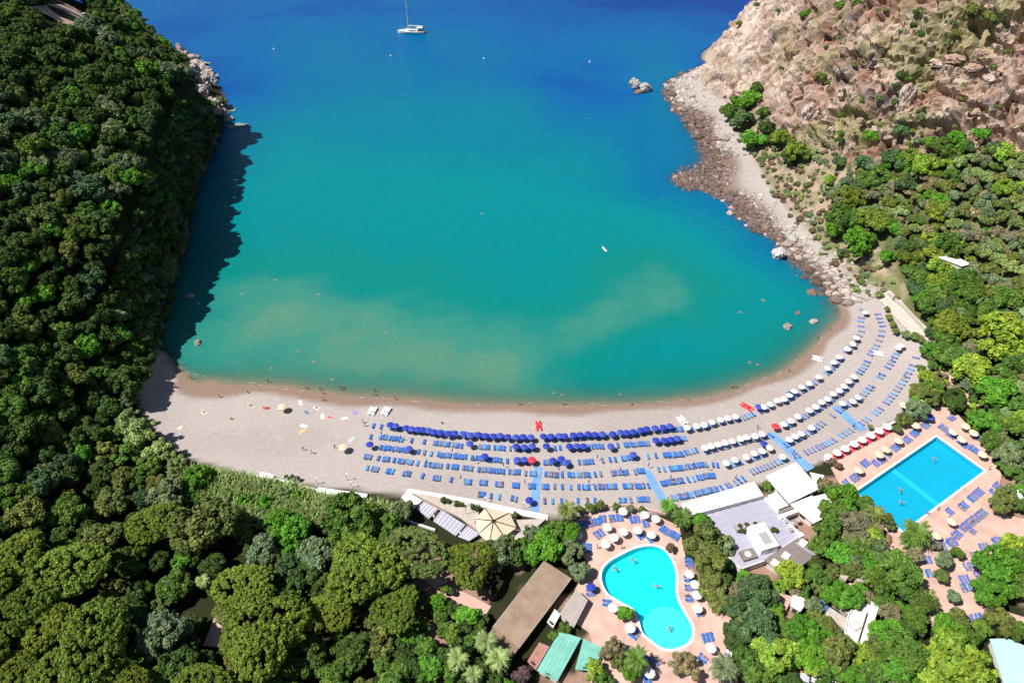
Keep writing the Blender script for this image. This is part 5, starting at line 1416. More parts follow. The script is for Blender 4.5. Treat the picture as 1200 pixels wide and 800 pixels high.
b = MB(); b.box((0, 0, 2.06), (4.4, 6.4, 0.06)); b.build('roof', M_roofw, t2)
b = MB(); b.box((0.2, -3.13, 0.95), (0.95, 0.08, 1.9)); dr = b.build('door', M_steel, t2); b = MB(); b.box((0.55, -3.19, 0.95), (0.06, 0.06, 0.2)); b.build('handle', M_wood, dr)
t2 = empty('skylight_box', obj_on(876, 651, 4.06), 'small brown box with a white dome on the lavender terrace', 'skylight', rz=tr)
b = MB(); b.box((0, 0, 0.4), (3.2, 2.4, 0.8)); b.build('kerb', M_grroof, t2); b = MB(); b.lathe([(0, 1.15), (0.5, 1.05), (0.8, 0.8)], 10); b.build('dome', M_sky, t2)
for x, y, tn in [(868, 623, 'dark'), (880, 621, 'blue'), (906, 622, 'dark')]:
    pl = empty('potted_plant', obj_on(x, y, 4.06), 'dark potted plant among the machines on the lavender terrace', 'plant', 'potted plants on the terrace')
    b = MB(); b.lathe([(0.0, 0.02), (0.35, 0.0), (0.45, 0.6), (0.0, 0.58)], 10); b.build('pot', M_tile, pl)
    c = link('foliage', SHRUBS[1], pl, (0, 0, 0.9)); c.scale = (0.9, 0.9, 0.8); c.color = (*GREEN[tn], 1)

def tent_roof(pts, z, label, rise=0.5, seams=4):
    q = wq(pts, z); z0 = base_z(q)
    t = empty('tent_pavilion', (0, 0, 0), label, 'pavilion')
    n = len(q); c = np.mean(q, 0)
    b = MB(); b.slab([(*p, z) for p in q], 0.22); rf = b.build('roof', M_roofw, t)
    if n == 4: ridges_across('seam', shrink(q, 0.1), z + 0.003, seams, M_roofw, rf, 0.10, 0.16)
    w_ = shrink(q, 0.7); b = MB(); b.prism(w_, z0, z - 0.24); wl = b.build('wall', M_wall, t)
    for i in range(n):
        L = np.linalg.norm(np.array(w_[(i + 1) % n]) - w_[i])
        a, c2 = (w_[i], w_[(i + 1) % n])
        ar2 = sum(w_[k][0] * w_[(k + 1) % n][1] - w_[(k + 1) % n][0] * w_[k][1] for k in range(n))
        if ar2 < 0: a, c2 = c2, a
        if L > 4: windows_on(t, wl, a, c2, z0 + 1.3, 1.3, int(L // 3), 1.5)
    return t
tent_roof([(897, 557.5), (933, 541), (961, 572), (925, 589.5)], 5.6, 'large white flat roof beside the blue carpet walkway')
tent_roof([(949, 553), (966, 556.5), (961, 571), (953, 562)], 4.8, 'small white roof tucked against the large white roof')
tent_roof([(951, 582), (967, 578), (977, 591.5), (962, 598)], 5.0, 'small white roof with a notch below the large white roof', seams=2)
tent_roof([(926, 590.5), (952, 580), (970.5, 604.5), (953, 613)], 5.3, 'white flat roof between the terrace and the garden trees', seams=3)
q = wq([(900, 580), (912, 575), (926, 591), (911, 597)], 4.4); t = empty('white_platform', (0, 0, 0), 'low white platform with dark coping blocks between two white roofs', 'platform')
b = MB(); b.prism(q, base_z(q), 4.4); b.build('slab', M_white, t)
for i in range(6):
    p_ = np.array(q[1]) + (np.array(q[2]) - q[1]) * (i + 0.5) / 6
    b = MB(); b.box((p_[0], p_[1], 4.52), (0.9, 0.6, 0.24), tr); b.build('coping_block', M_wood, t)
for k, (a0, a1) in enumerate([((913, 601), (936, 592)), ((914, 606), (938, 597))]):
    a = G(*a0, 4.4); c = G(*a1, 4.4); m_ = (a + c) / 2
    b = MB(); b.box((m_[0], m_[1], 4.2), (np.linalg.norm(c - a), 1.0 if k else 0.8, 1.2), math.atan2(*(c - a)[[1, 0]]))
    tag(b.build('terrace_bench', M_grroof if k == 0 else M_white, ), ('dark long counter' if k == 0 else 'white long counter') + ' at the edge of the lavender terrace', 'counter')
for x, y in [(921, 612), (928, 615), (934, 611), (926, 622)]:
    t2 = empty('cafe_table', obj_on(x, y, 4.06), 'small grey cafe table in the corner of the lavender terrace', 'table', 'cafe tables on the terrace')
    b = MB(); b.lathe([(0, 0.76), (0.55, 0.76), (0.55, 0.71), (0, 0.71)], 12); b.build('table_top', M_steel, t2); b = MB(); b.tube((0, 0, 0), (0, 0, 0.71), 0.05); b.lathe([(0, 0.04), (0.3, 0.0)], 10); b.build('leg', M_steel, t2)

# grey-brown roof with skylights
q = wq([(895, 656), (936, 629), (966, 642), (924, 674)], 5.4); z0 = base_z(q)
t = empty('skylit_house', (0, 0, 0), 'low house with grey-brown roof and three white skylights', 'house')
b = MB(); b.slab([(*p_, z) for p_, z in zip(q, (5.6, 5.6, 5.1, 5.1))], 0.25); rf = b.build('roof', M_grroof, t)
w_ = shrink(q, 0.6); b = MB(); b.prism(w_, z0, 4.82); wl = b.build('wall', M_wall, t); windows_on(t, wl, w_[3], w_[2], z0 + 1.4, 1.2, 4); windows_on(t, wl, w_[2], w_[1], z0 + 1.4, 1.2, 2)
for x, y in [(908, 659.5), (921, 651), (941, 636)]:
    c = G(x, y, 5.55); b = MB(); b.box((c[0], c[1], 5.5), (1.7, 1.5, 0.5), tr + 0.5); b.build('skylight', M_sky, rf)
c0, c1 = G(930, 634, 5.5), G(955, 651, 5.3); m_ = (c0 + c1) / 2
b = MB(); b.box((m_[0], m_[1], 5.42), (np.linalg.norm((c1 - c0)[:2]), 0.35, 0.25), math.atan2(*(c1 - c0)[[1, 0]])); b.build('roof_rib', M_steel, rf)
b = MB(); b.box((*G(938, 628, 5.6)[:2], 5.6), (1.0, 1.0, 1.6), tr); b.build('chimney', M_white, rf)

# cabins with white striped roof panels
t = empty('beach_cabins', (0, 0, 0), 'row of beach cabins under four white striped roof panels with dark gaps', 'cabins')
zz = (440, 560, 5.714)
for k, pp in enumerate([[(172, 128), (215, 90), (312, 150), (258, 202)], [(322, 156), (420, 206), (358, 272), (275, 205)], [(442, 212), (602, 312), (538, 386), (386, 286)], [(612, 318), (702, 372), (628, 420), (551, 390)]]):
    q = wq([zp(zz, *p_) for p_ in pp], 3.6)
    b = MB(); b.prism(q, 3.42, 3.6); pn = b.build('roof_panel', M_lav if k else M_roofw, t)
    ridges_across('seam', q, 3.603, 7 if k in (0, 2) else 5, M_white, pn, 0.05, 0.16)
q = wq([zp(zz, *p_) for p_ in [(172, 128), (215, 90), (702, 372), (628, 420)]], 3.4); w_ = shrink(q, 0.5)
b = MB(); b.prism(w_, base_z(w_), 3.38); wl = b.build('wall', M_wood, t)
for i in range(12):
    a, c = np.array(w_[0]), np.array(w_[3]); d = (c - a) / np.linalg.norm(c - a); p_ = a + (c - a) * (i + 0.5) / 12 + np.array([d[1], -d[0]]) * (0.04 if (d[1] * -1) else 0.04)
    b = MB(); b.box((p_[0], p_[1], 2.6), (0.9, 0.2, 1.9), math.atan2(d[1], d[0])); dr = b.build('door', M_white, t)
    b = MB(); b.box((p_[0] + d[0] * 0.3, p_[1] + d[1] * 0.3, 2.6), (0.08, 0.3, 0.12), math.atan2(d[1], d[0])); b.build('handle', M_steel, dr)
# walls and terrace behind the sand
def wall_line(pts, h, th, material, name, label, cat, group=None, zb=None):
    P_ = [place(*p_) for p_ in pts]; b = MB()
    for i, (a, c) in enumerate(zip(P_[:-1], P_[1:])):
        n = max(1, int(np.linalg.norm((c - a)[:2]) / 3))
        for k in range(n):
            u = a + (c - a) * k / n; v = a + (c - a) * (k + 1) / n; m_ = (u + v) / 2; z = ground(m_[0], m_[1]); dd_ = v - u
            b.box((m_[0], m_[1], z + h / 2 - 0.3), (np.linalg.norm(dd_[:2]) + 0.002, th + 0.004 * (k % 2), h + 0.6 + 0.004 * (k % 2)), math.atan2(dd_[1], dd_[0]))
    return tag(b.build(name, material), label, cat, group)
wall_line([(477, 576), (520, 583), (560, 590), (600, 599), (642, 607)], 0.35, 1.5, M_white, 'kerb_wall', 'low white kerb wall between the sand and the cabins', 'wall')
wall_line([(372, 575), (400, 579), (430, 583)], 0.5, 1.6, M_white, 'kerb_wall', 'broad white low wall in front of the small red roof', 'wall')
wall_line([(300, 557), (335, 564), (372, 574)], 0.15, 0.5, M_white, 'kerb_wall', 'narrow white kerb wall in front of the reeds', 'wall')
wall_line([(672, 600), (690, 595), (735, 592), (790, 605)], 0.5, 0.5, M_pink, 'garden_wall', 'low pink wall between the sand and the curved pool deck', 'wall')
wall_line([(966, 540), (1000, 520), (1048, 495)], 0.5, 0.6, M_wall, 'garden_wall', 'low pale wall between the sand and the rectangular pool deck', 'wall')
wall_line([(463, 605), (480, 612), (510, 622)], 0.6, 0.5, M_wall, 'garden_wall', 'thin pale garden wall below the striped cabin panels', 'wall')
q = [tuple(place(x, y)[:2]) for x, y in [(482, 579), (562, 592), (560, 612), (640, 609), (618, 628), (588, 640), (572, 632), (540, 608)]]
b = MB(); b.prism(q, 1.0, 2.75); tag(b.build('cabin_terrace', M_stone), kind='structure')
t = empty('red_hut', (0, 0, 0), 'small hut with red and brown roof behind the broad white low wall', 'hut')
q = wq([(379, 581), (427, 586), (425, 592), (378, 588)], 4.2); b = MB(); b.prism(q, 4.05, 4.2); rf = b.build('roof', M_tile, t)
ridges_across('roof_seam', q, 4.2, 5, M_brown2, rf); w_ = shrink(q, 0.3); b = MB(); b.prism(w_, base_z(w_), 4.04); wl = b.build('wall', M_wall, t)
b = MB(); p_ = (np.array(w_[0]) + w_[1]) / 2; b.box((p_[0], p_[1], 3.0), (0.9, 0.2, 1.9), 0.1); b.build('door', M_wood, t)

# cream hexagonal tent
t = empty('cream_tent', (0, 0, 0), 'large cream canvas tent of radial panels with dark slits', 'tent')
hz = [zp(zz, *p_) for p_ in [(668, 272), (735, 200), (898, 232), (944, 330), (862, 392), (762, 438), (690, 372)]]
hq = [(*G(*p_, 4.6)[:2], 4.6) for p_ in hz]; ap = G(*zp(zz, 790, 285), 6.0); ap = (ap[0], ap[1], 6.0)
n = len(hq)
for i in range(n):
    a, c = np.array(hq[i]), np.array(hq[(i + 1) % n]); o = np.array(ap)
    g = 0.035
    a2 = a + (c - a) * g; c2 = c - (c - a) * g; o2 = o + ((a + c) / 2 - o) * 0.10
    e1, e2 = o2 + (a2 - o2) * 0.02, o2 + (c2 - o2) * 0.02
    b = MB(); b.slab([tuple(e1), tuple(a2), tuple(c2), tuple(e2)], 0.06); b.build('canvas_panel', M_cream, t)
    b = MB(); b.tube((a[0], a[1], ground(a[0], a[1])), (a[0], a[1], 4.55), 0.08); b.build('post', M_wood, t)
    b = MB(); b.tube(tuple(a - [0, 0, 0.12]), (o[0], o[1], o[2] - 0.12), 0.07); b.build('rafter', M_wood, t)
b = MB(); b.tube((ap[0], ap[1], 2.5), (ap[0], ap[1], 6.7), 0.12, 0.06, 8); b.build('mast', M_wood, t)

# long brown-roofed pavilion
q = wq([(638, 657), (669.5, 676), (608, 757.5), (577.5, 734.5)], 5.6)
t = empty('long_pavilion', (0, 0, 0), 'long pavilion with a plain brown roof on posts', 'pavilion')
zt4 = (5.7, 5.2, 5.2, 5.7)
b = MB(); b.slab([(*p_, z) for p_, z in zip(q, zt4)], 0.25); rf = b.build('roof', M_brown, t)
b = MB(); q2 = wq([(577.5, 735), (608, 758), (600, 769), (571, 745)], 5.3); b.slab([(*p_, z) for p_, z in zip(q2, (5.5, 5.05, 4.7, 5.1))], 0.2); b.build('hip_eave', M_brown2, rf)
for i in range(1, 12):
    a = np.array([*q[0], 5.7]) + (np.array([*q[3], 5.7]) - np.array([*q[0], 5.7])) * i / 12; c = np.array([*q[1], 5.2]) + (np.array([*q[2], 5.2]) - np.array([*q[1], 5.2])) * i / 12
    b = MB(); b.tube(tuple(a * 0.99 + c * 0.01 + [0, 0, 0.01]), tuple(c * 0.99 + a * 0.01 + [0, 0, 0.01]), 0.045, None, 4); b.build('roof_seam', M_brown, rf)
for i0, i1, dx in ((0, 3, 0), (1, 2, 0)):
    a = np.array([*q[i0], zt4[i0]]); c = np.array([*q[i1], zt4[i1]]); b = MB(); b.tube(tuple(a + [0, 0, -0.1]), tuple(c + [0, 0, -0.1]), 0.12, None, 6); b.build('gutter', M_shed, rf)
w_ = shrink(q, 0.7); posts_under(t, w_, base_z(w_), 4.95, 0.22, M_wood, 4)
wi = [tuple(np.array(w_[0]) * 0.45 + np.array(w_[1]) * 0.55), w_[0], w_[3], tuple(np.array(w_[3]) * 0.45 + np.array(w_[2]) * 0.55)]
b = MB(); b.prism(wi, base_z(wi), 4.85); wl = b.build('wall', M_wall, t); windows_on(t, wl, wi[2], wi[3], 3.6, 1.0, 3)
# grey shed and small roofs beside it
def small_house(pts, z, drop, rmat, wmat, name, label, seams=4, cat='hut'):
    q = wq(pts, z); t = empty(name, (0, 0, 0), label, cat)
    b = MB(); b.slab([(*p_, zz_) for p_, zz_ in zip(q, (z, z, z - drop, z - drop))], 0.18); rf = b.build('roof', rmat, t)
    for i in range(1, seams):
        a = np.array([*q[0], z]) + (np.array([*q[1], z]) - np.array([*q[0], z])) * i / seams; c = np.array([*q[3], z - drop]) + (np.array([*q[2], z - drop]) - np.array([*q[3], z - drop])) * i / seams
        b = MB(); b.tube(tuple(a * 0.98 + c * 0.02 + [0, 0, 0.01]), tuple(c * 0.98 + a * 0.02 + [0, 0, 0.01]), 0.05, None, 4); b.build('roof_seam', rmat, rf)
    w_ = shrink(q, 0.35); z0 = base_z(w_); b = MB(); b.prism(w_, z0, z - drop - 0.2); wl = b.build('wall', wmat, t)
    a, c = np.array(w_[2]), np.array(w_[3]); m_ = (a + c) / 2; d = (c - a) / np.linalg.norm(c - a)
    b = MB(); b.box((m_[0], m_[1], z0 + 0.4 + 0.95), (0.9, 0.16, 1.9), math.atan2(d[1], d[0])); dr = b.build('door', M_wood, t)
    b = MB(); b.box((m_[0] + d[0] * 0.3, m_[1] + d[1] * 0.3, z0 + 1.3), (0.08, 0.26, 0.1), math.atan2(d[1], d[0])); b.build('handle', M_steel, dr)
    return t
small_house([(675, 690), (689, 702.5), (673, 733.5), (655.5, 718)], 5.2, 0.2, M_shed, M_wall, 'grey_shed', 'shed with a pale grey seamed roof beside the pink deck', 5)
small_house([(632, 752), (644, 757), (628, 783), (618, 773)], 4.3, 0.4, M_tile, M_wall, 'tiled_hut', 'narrow hut with dusty red tiled roof beside the long brown roof', 4)
small_house([(650, 713), (657, 719), (648, 735), (641, 728)], 4.0, 0.1, M_wall, M_wall, 'lean_to', 'small pale lean-to between the long brown roof and the grey shed', 2)
small_house([(656, 739), (681, 747), (653, 797), (629, 784)], 4.6, 0.3, M_mint, M_wall, 'mint_pavilion', 'mint green roof beside the red tiled hut', 6)
small_house([(683.5, 748), (707, 759), (696, 785), (674, 783)], 4.4, 0.2, M_mint, M_wall, 'mint_pavilion', 'mint green roof beside the pink deck of the curved pool', 5)
small_house([(1160, 748), (1181, 747.5), (1240, 772), (1190, 840)], 5.0, 0.2, M_pmint, M_wall, 'turquoise_roof_house', 'pale turquoise flat roof at the garden edge beside the lush yellow-green tree', 5, 'house')

# flat white roof with hatch, and the little house above it
q = wq([(1010, 700), (1028.5, 711), (1014, 758.5), (989, 747.5), (993, 721)], 5.4)
t = empty('flat_roof_house', (0, 0, 0), 'house with a pale flat roof, dark slot and hatch', 'house')
b = MB(); b.prism(q, 5.1, 5.4); rf = b.build('roof', M_wall, t)
for i in range(5):
    a, c = np.array(q[i]), np.array(q[(i + 1) % 5]); m_ = (a + c) / 2; b = MB(); b.box((m_[0], m_[1], 5.6), (np.linalg.norm(c - a) - 0.3, 0.25, 0.40), math.atan2(*(c - a)[::-1])); b.build('parapet', M_white, rf)
c = G(1002, 733, 5.5); b = MB(); b.box((c[0], c[1], 5.55), (1.8, 1.8, 0.3), 0.5); hb = b.build('hatch', M_stone, t); b = MB(); b.box((c[0], c[1], 5.72), (1.3, 1.3, 0.06), 0.5); b.build('hatch_lid', M_white, hb)
a, c = G(1025, 716, 5.4), G(1013, 756, 5.4); d = c - a; nrm = np.array([d[1], -d[0]]) / np.linalg.norm(d[:2]); m_ = ((a + c) / 2)[:2]
b = MB(); b.box((m_[0] - 1.6 * abs(nrm[0]), m_[1], 5.405), (np.linalg.norm(d[:2]) * 0.9, 0.35, 0.03), math.atan2(d[1], d[0])); b.build('gutter_slot', M_wood, rf)
w_ = shrink(q, 0.3); b = MB(); b.prism(w_, base_z(w_), 5.08); wl = b.build('wall', M_wall, t); windows_on(t, wl, w_[3], w_[2], 3.6, 1.1, 2)
small_house([(910, 693), (930, 699), (920, 716), (905, 708)], 4.2, 0.05, M_pink, M_wall, 'pink_terrace_house', 'little house with flat pink roof terrace among the garden trees', 2, 'house')
small_house([(929.5, 695), (948, 702), (938, 716), (926, 709)], 4.8, 0.1, M_roofw, M_wall, 'white_roof_hut', 'little hut with white flat roof beside the pink roof terrace', 3)
small_house([(896, 677), (907, 683), (902, 689), (894, 684)], 4.2, 0.1, M_roofw, M_wall, 'white_roof_hut', 'tiny white roofed hut under the garden trees by the skylit house', 2)
wall_line([(966, 722), (978, 730), (990, 738)], 2.2, 2.4, M_stone, 'stone_wall', 'broad rough stone wall running to the flat white roof', 'wall')
wall_line([(975, 708), (985, 714), (992, 722)], 1.6, 1.0, M_stone, 'stone_wall', 'short rough stone wall beside the flat white roof under green bushes', 'wall')
wall_line([(984, 684), (990, 676), (1002, 676), (1005, 688)], 2.4, 1.4, M_stone, 'ruined_wall', 'ruined pale stone walls above the flat white roof', 'wall')
# stone stair and retaining walls at the rocky end of the beach
strip('stone_path', [(1034, 345), (1046, 356), (1060, 372), (1076, 388), (1086, 400)], 4.2, 0.35, M_stone, 'pale stone path climbing from the rocky end of the beach', 'path')
wall_line([(1040, 346), (1056, 360), (1072, 376), (1086, 393)], 1.2, 0.6, M_stone, 'stone_wall', 'pale stone wall along the climbing path at the rocky end of the beach', 'wall')
wall_line([(978, 352), (1000, 350), (1024, 350)], 0.8, 0.7, M_stone, 'stone_wall', 'low stone wall closing the sand at the rocky end of the beach', 'wall')
small_house([(1099, 301), (1118, 299), (1138, 309), (1128, 311.5)], 16.0 if False else ground(*place(1118, 306)[:2]) + 3.0, 0.1, M_roofw, M_wall, 'hillside_house', 'white roofed house hidden in the scrub of the hillside', 3, 'house')
strip('garden_path', [(1104, 428), (1120, 448), (1128, 462), (1140, 478)], 3.0, 0.25, M_pink, 'pink path through the trees above the rectangular pool', 'path')
strip('garden_path', [(495, 668), (520, 690), (545, 702), (572, 716)], 2.6, 0.12, M_pink, 'pink garden path winding to the long brown roof', 'path')
strip('garden_path', [(445, 752), (480, 748), (510, 735)], 2.2, 0.12, M_pink, 'narrow pink path in the shade beside the pale palms', 'path')
strip('garden_path', [(850, 750), (880, 770), (892, 800)], 2.6, 0.12, M_pink, 'pink path between the date palm and the blue-green trees', 'path')
q = [tuple(place(x, y)[:2]) for x, y in [(480, 662), (520, 655), (535, 690), (500, 705), (478, 690)]]
strip('clearing', [(58, 20), (74, 18), (100, 17)], 12.0, 0.5, M_pink, 'bare pale clearing on top of the wooded headland', 'clearing')
for x, y, w in [(158, 567, 4.5), (255, 740, 6), (150, 778, 4), (22, 760, 4), (1000, 690, 3)]:
    strip('clearing', [(x - 10, y), (x + 10, y + 2)], w, 0.25, M_pink, 'small patch of bare pink ground between the trees', 'clearing', 'bare patches between the trees')
# ------------------------------------------------------------------ rocks
M_rock = mat('boulder', (1, 1, 1), 0.95, 0.25, 1.3, bump=0.12, bscale=2.5, objcol=True)
M_stones = mat('shore_stones', (1, 1, 1), 0.95, 0.2, 2.0, bump=0.05, bscale=4, attr='Col')
def rock_mesh(seed, sub=4, rough=0.5):
    v, f = ico(sub); rg = np.random.default_rng(seed)
    o = rg.uniform(0, 100, 3)
    d = 1 + (fbm(v + o, 1.8, 4) - 0.5) * 2 * rough
    for k in range(9):                      # chop facets
        nrm = sphere_dirs(1, rg)[0]; h = rg.uniform(0.55, 0.85)
        q = v * d[:, None]; t = q @ nrm
        d = np.where(t > h, d * h / np.maximum(t, 1e-6), d)
    v = v * d[:, None]
    w1, w2, wr = worley(v + o, 2.6); x1, x2, xr = worley(v + o + 7, 5.5)
    v = v * (1 + (wr - 0.5) * 0.34 - sstep(0.14, 0.0, w2 - w1) * 0.10 + (xr - 0.5) * 0.12)[:, None]
    return mesh_np('boulder', v, f, [M_rock])
RK = [rock_mesh(i) for i in range(6)]
def boulder(px, py, w, h, col, label, group=None, water=False, name='boulder', d=None, sink=0.35):
    b = place(px, py, 0.35 * h, water)
    o = link(name, random.choice(RK), None, (b[0], b[1], b[2] + h * (0.5 - sink)), random.uniform(0, 6.3))
    o.scale = (w / 2, (d or w * 0.8) / 2, h / 2); o.color = (*col, 1)
    return tag(o, label, 'rock', group)
gr, pk, bn = (0.46, 0.43, 0.42), (0.50, 0.39, 0.34), (0.24, 0.165, 0.125)
boulder(912, 296, 5.2, 3.8, (0.55, 0.51, 0.51), 'large pale grey boulder alone at the edge of the scree', water=True, sink=0.1)
boulder(743, 99, 5.2, 5.6, gr, 'taller of two pale rocks standing in the sea off the point', water=True, sink=0.1)
boulder(757.5, 103, 6.0, 4.4, gr, 'broader of two pale rocks standing in the sea off the point', water=True, sink=0.1)
boulder(749, 107, 5.0, 1.6, bn, 'low dark rock at the foot of the two pale sea rocks', water=True)
boulder(924, 381, 3.4, 1.5, (0.33, 0.29, 0.25), 'dark wet rock showing above the shallow water near the sand', water=True)
boulder(953, 376, 2.8, 1.2, (0.42, 0.37, 0.32), 'pale rock just above the shallow water near the sand', water=True)
boulder(935, 366, 1.8, 1.0, bn, 'small dark rock in the shallows beside the wet rocks', water=True)
boulder(231, 401, 2.6, 1.4, (0.30, 0.27, 0.22), 'single brownish rock in the shallows near the shady end of the sand', water=True)
boulder(222, 346, 3.4, 1.2, (0.36, 0.34, 0.30), 'flat rock lit at the edge of the headland shadow', water=True)
for x, y, w, h in [(211, 55, 3.6, 8.5), (207, 62, 6, 5), (218, 62, 5, 4), (226, 66, 6, 5), (231, 73, 7, 5), (238, 80, 7, 6), (243, 87, 7, 6), (247, 93, 6, 4), (236, 90, 7, 8), (228, 80, 8, 9), (240, 100, 6, 6), (246, 108, 6, 4), (237, 104, 6, 8), (250, 128, 6, 5), (262, 131, 5, 4), (268, 138, 4, 3), (258, 122, 5, 3), (248, 118, 6, 5), (243, 74, 3, 1.2), (254, 88, 2.5, 1), (272, 128, 4, 0.8), (280, 146, 5, 0.6), (272, 148, 5, 0.7), (287, 146, 3, 0.5)]:
    boulder(x, y, w, h, (0.50, 0.43, 0.40) if h > 1.5 else (0.25, 0.33, 0.30), ('tall pillar rock at the very tip of the wooded headland' if h == 8.5 else 'pale craggy rock along the tip of the wooded headland') if h > 1.5 else 'low wet rock awash off the tip of the wooded headland', None if h == 8.5 else ('crags at the headland tip' if h > 1.5 else 'awash rocks at the headland tip'), y > 60 and h < 5)
for x, y, w, h in [(952, 128, 7, 12), (1066, 105, 5, 12)]:
    boulder(x, y, w, h, pk, 'upright pink rock pinnacle on the lower cliff' if x < 1000 else 'upright pink rock rib beside a line of dark bushes on the cliff')
for x, y, w, h in [(1100, 72, 5, 2.5), (1120, 66, 6, 3), (1140, 78, 6, 2.5), (1160, 90, 5, 2.5), (1095, 50, 4, 2), (1060, 52, 4, 2), (1180, 80, 6, 2.5), (1010, 140, 3.4, 2.4), (1025, 150, 3, 2), (975, 150, 3.4, 2.6), (965, 175, 3, 2.4), (1000, 170, 3, 2.4), (1150, 60, 5, 2.5), (1125, 95, 4, 2.4), (1040, 160, 3, 2), (1075, 125, 3, 2.4), (1110, 130, 4, 2.6), (1145, 130, 4, 2.4), (985, 110, 3, 2.2), (930, 95, 3, 2)]:
    boulder(x, y, w, h, random.choice([pk, (0.40, 0.28, 0.22), (0.48, 0.38, 0.33)]), 'weathered pinkish crag jutting from the rocky cliff', 'crags on the cliff')
rg9 = random.Random(9)
for i in range(42):
    t_ = rg9.random()
    k = rg9.randrange(2, 18); a, c = SHORE_R[k], SHORE_R[k + 1]; u = rg9.random()
    x = a[0] + (c[0] - a[0]) * u + rg9.uniform(-2, 14); y = a[1] + (c[1] - a[1]) * u + rg9.uniform(-6, 3)
    s = rg9.uniform(1.0, 2.4)
    boulder(x, y, s * 1.3, s, rg9.choice([pk, gr, (0.33, 0.25, 0.21), (0.56, 0.47, 0.43)]), 'small boulder among the stones of the rocky shore', 'boulders of the rocky shore')
# the stony shore itself: thousands of stones
def stones(n, seed):
    rg = np.random.default_rng(seed); iv, fi = ICO1
    pl = [tuple(G(*q_)[:2]) for q_ in SHORE_R[1:19]]
    P_ = np.array(pl); seg = np.linalg.norm(np.diff(P_, axis=0), axis=1); cum = np.concatenate([[0], np.cumsum(seg)])
    s = rg.uniform(0, cum[-1], n); k = np.clip(np.searchsorted(cum, s) - 1, 0, len(seg) - 1)
    u = ((s - cum[k]) / seg[k])[:, None]
    q = P_[k] * (1 - u) + P_[k + 1] * u
    off = rg.normal(3.5, 4.5, n)
    d = P_[k + 1] - P_[k]; nr = np.stack([d[:, 1], -d[:, 0]], 1) / np.linalg.norm(d, axis=1)[:, None] * -1
    q = q + nr * off[:, None] + rg.normal(0, 0.8, (n, 2))
    z = zt_raw(q[:, 0], q[:, 1]); ok = (z > -0.9) & (z < 4.0)
    q = q[ok]; z = z[ok]; m = len(q)
    r = rg.uniform(0.22, 0.55, m) * np.where(rg.random(m) < 0.15, 2.0, 1.0) * np.where(rg.random(m) < 0.04, 2.2, 1.0)
    V = iv[None] * (r[:, None, None] * rg.uniform(0.7, 1.25, (m, len(iv), 1))) * np.stack([rg.uniform(0.8, 1.3, m), rg.uniform(0.8, 1.3, m), rg.uniform(0.5, 0.9, m)], 1)[:, None, :]
    V = V + np.stack([q[:, 0], q[:, 1], z + r * 0.15], 1)[:, None, :]
    F_ = fi[None] + (np.arange(m) * len(iv))[:, None, None]
    me = mesh_np('shore_stones', V.reshape(-1, 3), F_.reshape(-1, 3), [M_stones])
    dry = sstep(0.25, 1.1, z + rg.normal(0, 0.25, m))
    c = np.array([0.165, 0.115, 0.098])[None] * (1 - dry[:, None]) + np.array([0.46, 0.405, 0.38])[None] * dry[:, None]
    c = c * rg.uniform(0.65, 1.35, (m, 1)) * (1 + rg.uniform(-0.08, 0.08, (m, 3)))
    set_col(me, 'Col', np.repeat(c, len(iv), 0))
    return me
tag(link('shore_stones', stones(7500, 2)), 'brown and pale stones heaped along the rocky shore', 'stones', kind='stuff')

# ------------------------------------------------------------------ people
M_skin = mat('skin', (0.46, 0.27, 0.19), 0.6, 0.08, 3)
M_hair = mat('hair', (0.05, 0.03, 0.02), 0.7, 0.1, 8)
M_suits = [mat('swimsuit', c, 0.7, 0.1, 4) for c in ((0.45, 0.04, 0.06), (0.03, 0.06, 0.25), (0.03, 0.03, 0.03), (0.5, 0.35, 0.05))]
def person_mesh(name, J, suit_m):
    """one continuous skinned body; J: joint -> (xyz, radius, parent)"""
    me = bpy.data.meshes.new('tmp_body'); names = list(J)
    me.from_pydata([J[k][0] for k in names], [(names.index(J[k][2]), i) for i, k in enumerate(names) if J[k][2]], [])
    o = link('tmp_body', me)
    mod = o.modifiers.new('skin', 'SKIN'); sv = me.skin_vertices[0].data
    for i, k in enumerate(names):
        r = J[k][1]; sv[i].radius = (r, r) if not isinstance(r, tuple) else r
        sv[i].use_root = (J[k][2] is None)
    o.modifiers.new('sub', 'SUBSURF').levels = 1
    dg = bpy.context.evaluated_depsgraph_get(); dg.update()
    out = bpy.data.meshes.new_from_object(o.evaluated_get(dg)); out.name = name
    bpy.data.objects.remove(o)
    for m in (M_skin, M_hair, suit_m): 
        out.materials.append(m)
    hips = Vector(J['pelvis'][0]); head = Vector(J['head'][0]); chest = Vector(J['chest'][0]); ax = (chest - hips).normalized()
    for p in out.polygons:
        p.use_smooth = True
        c = p.center
        if (c - head).length < 0.2 and ((c - head).dot(ax) > 0.03 or (c.y - head.y) > 0.05): p.material_index = 1
        elif -0.16 < (c - hips).dot(ax) < 0.10 and (c - hips).length < 0.26: p.material_index = 2
    return out
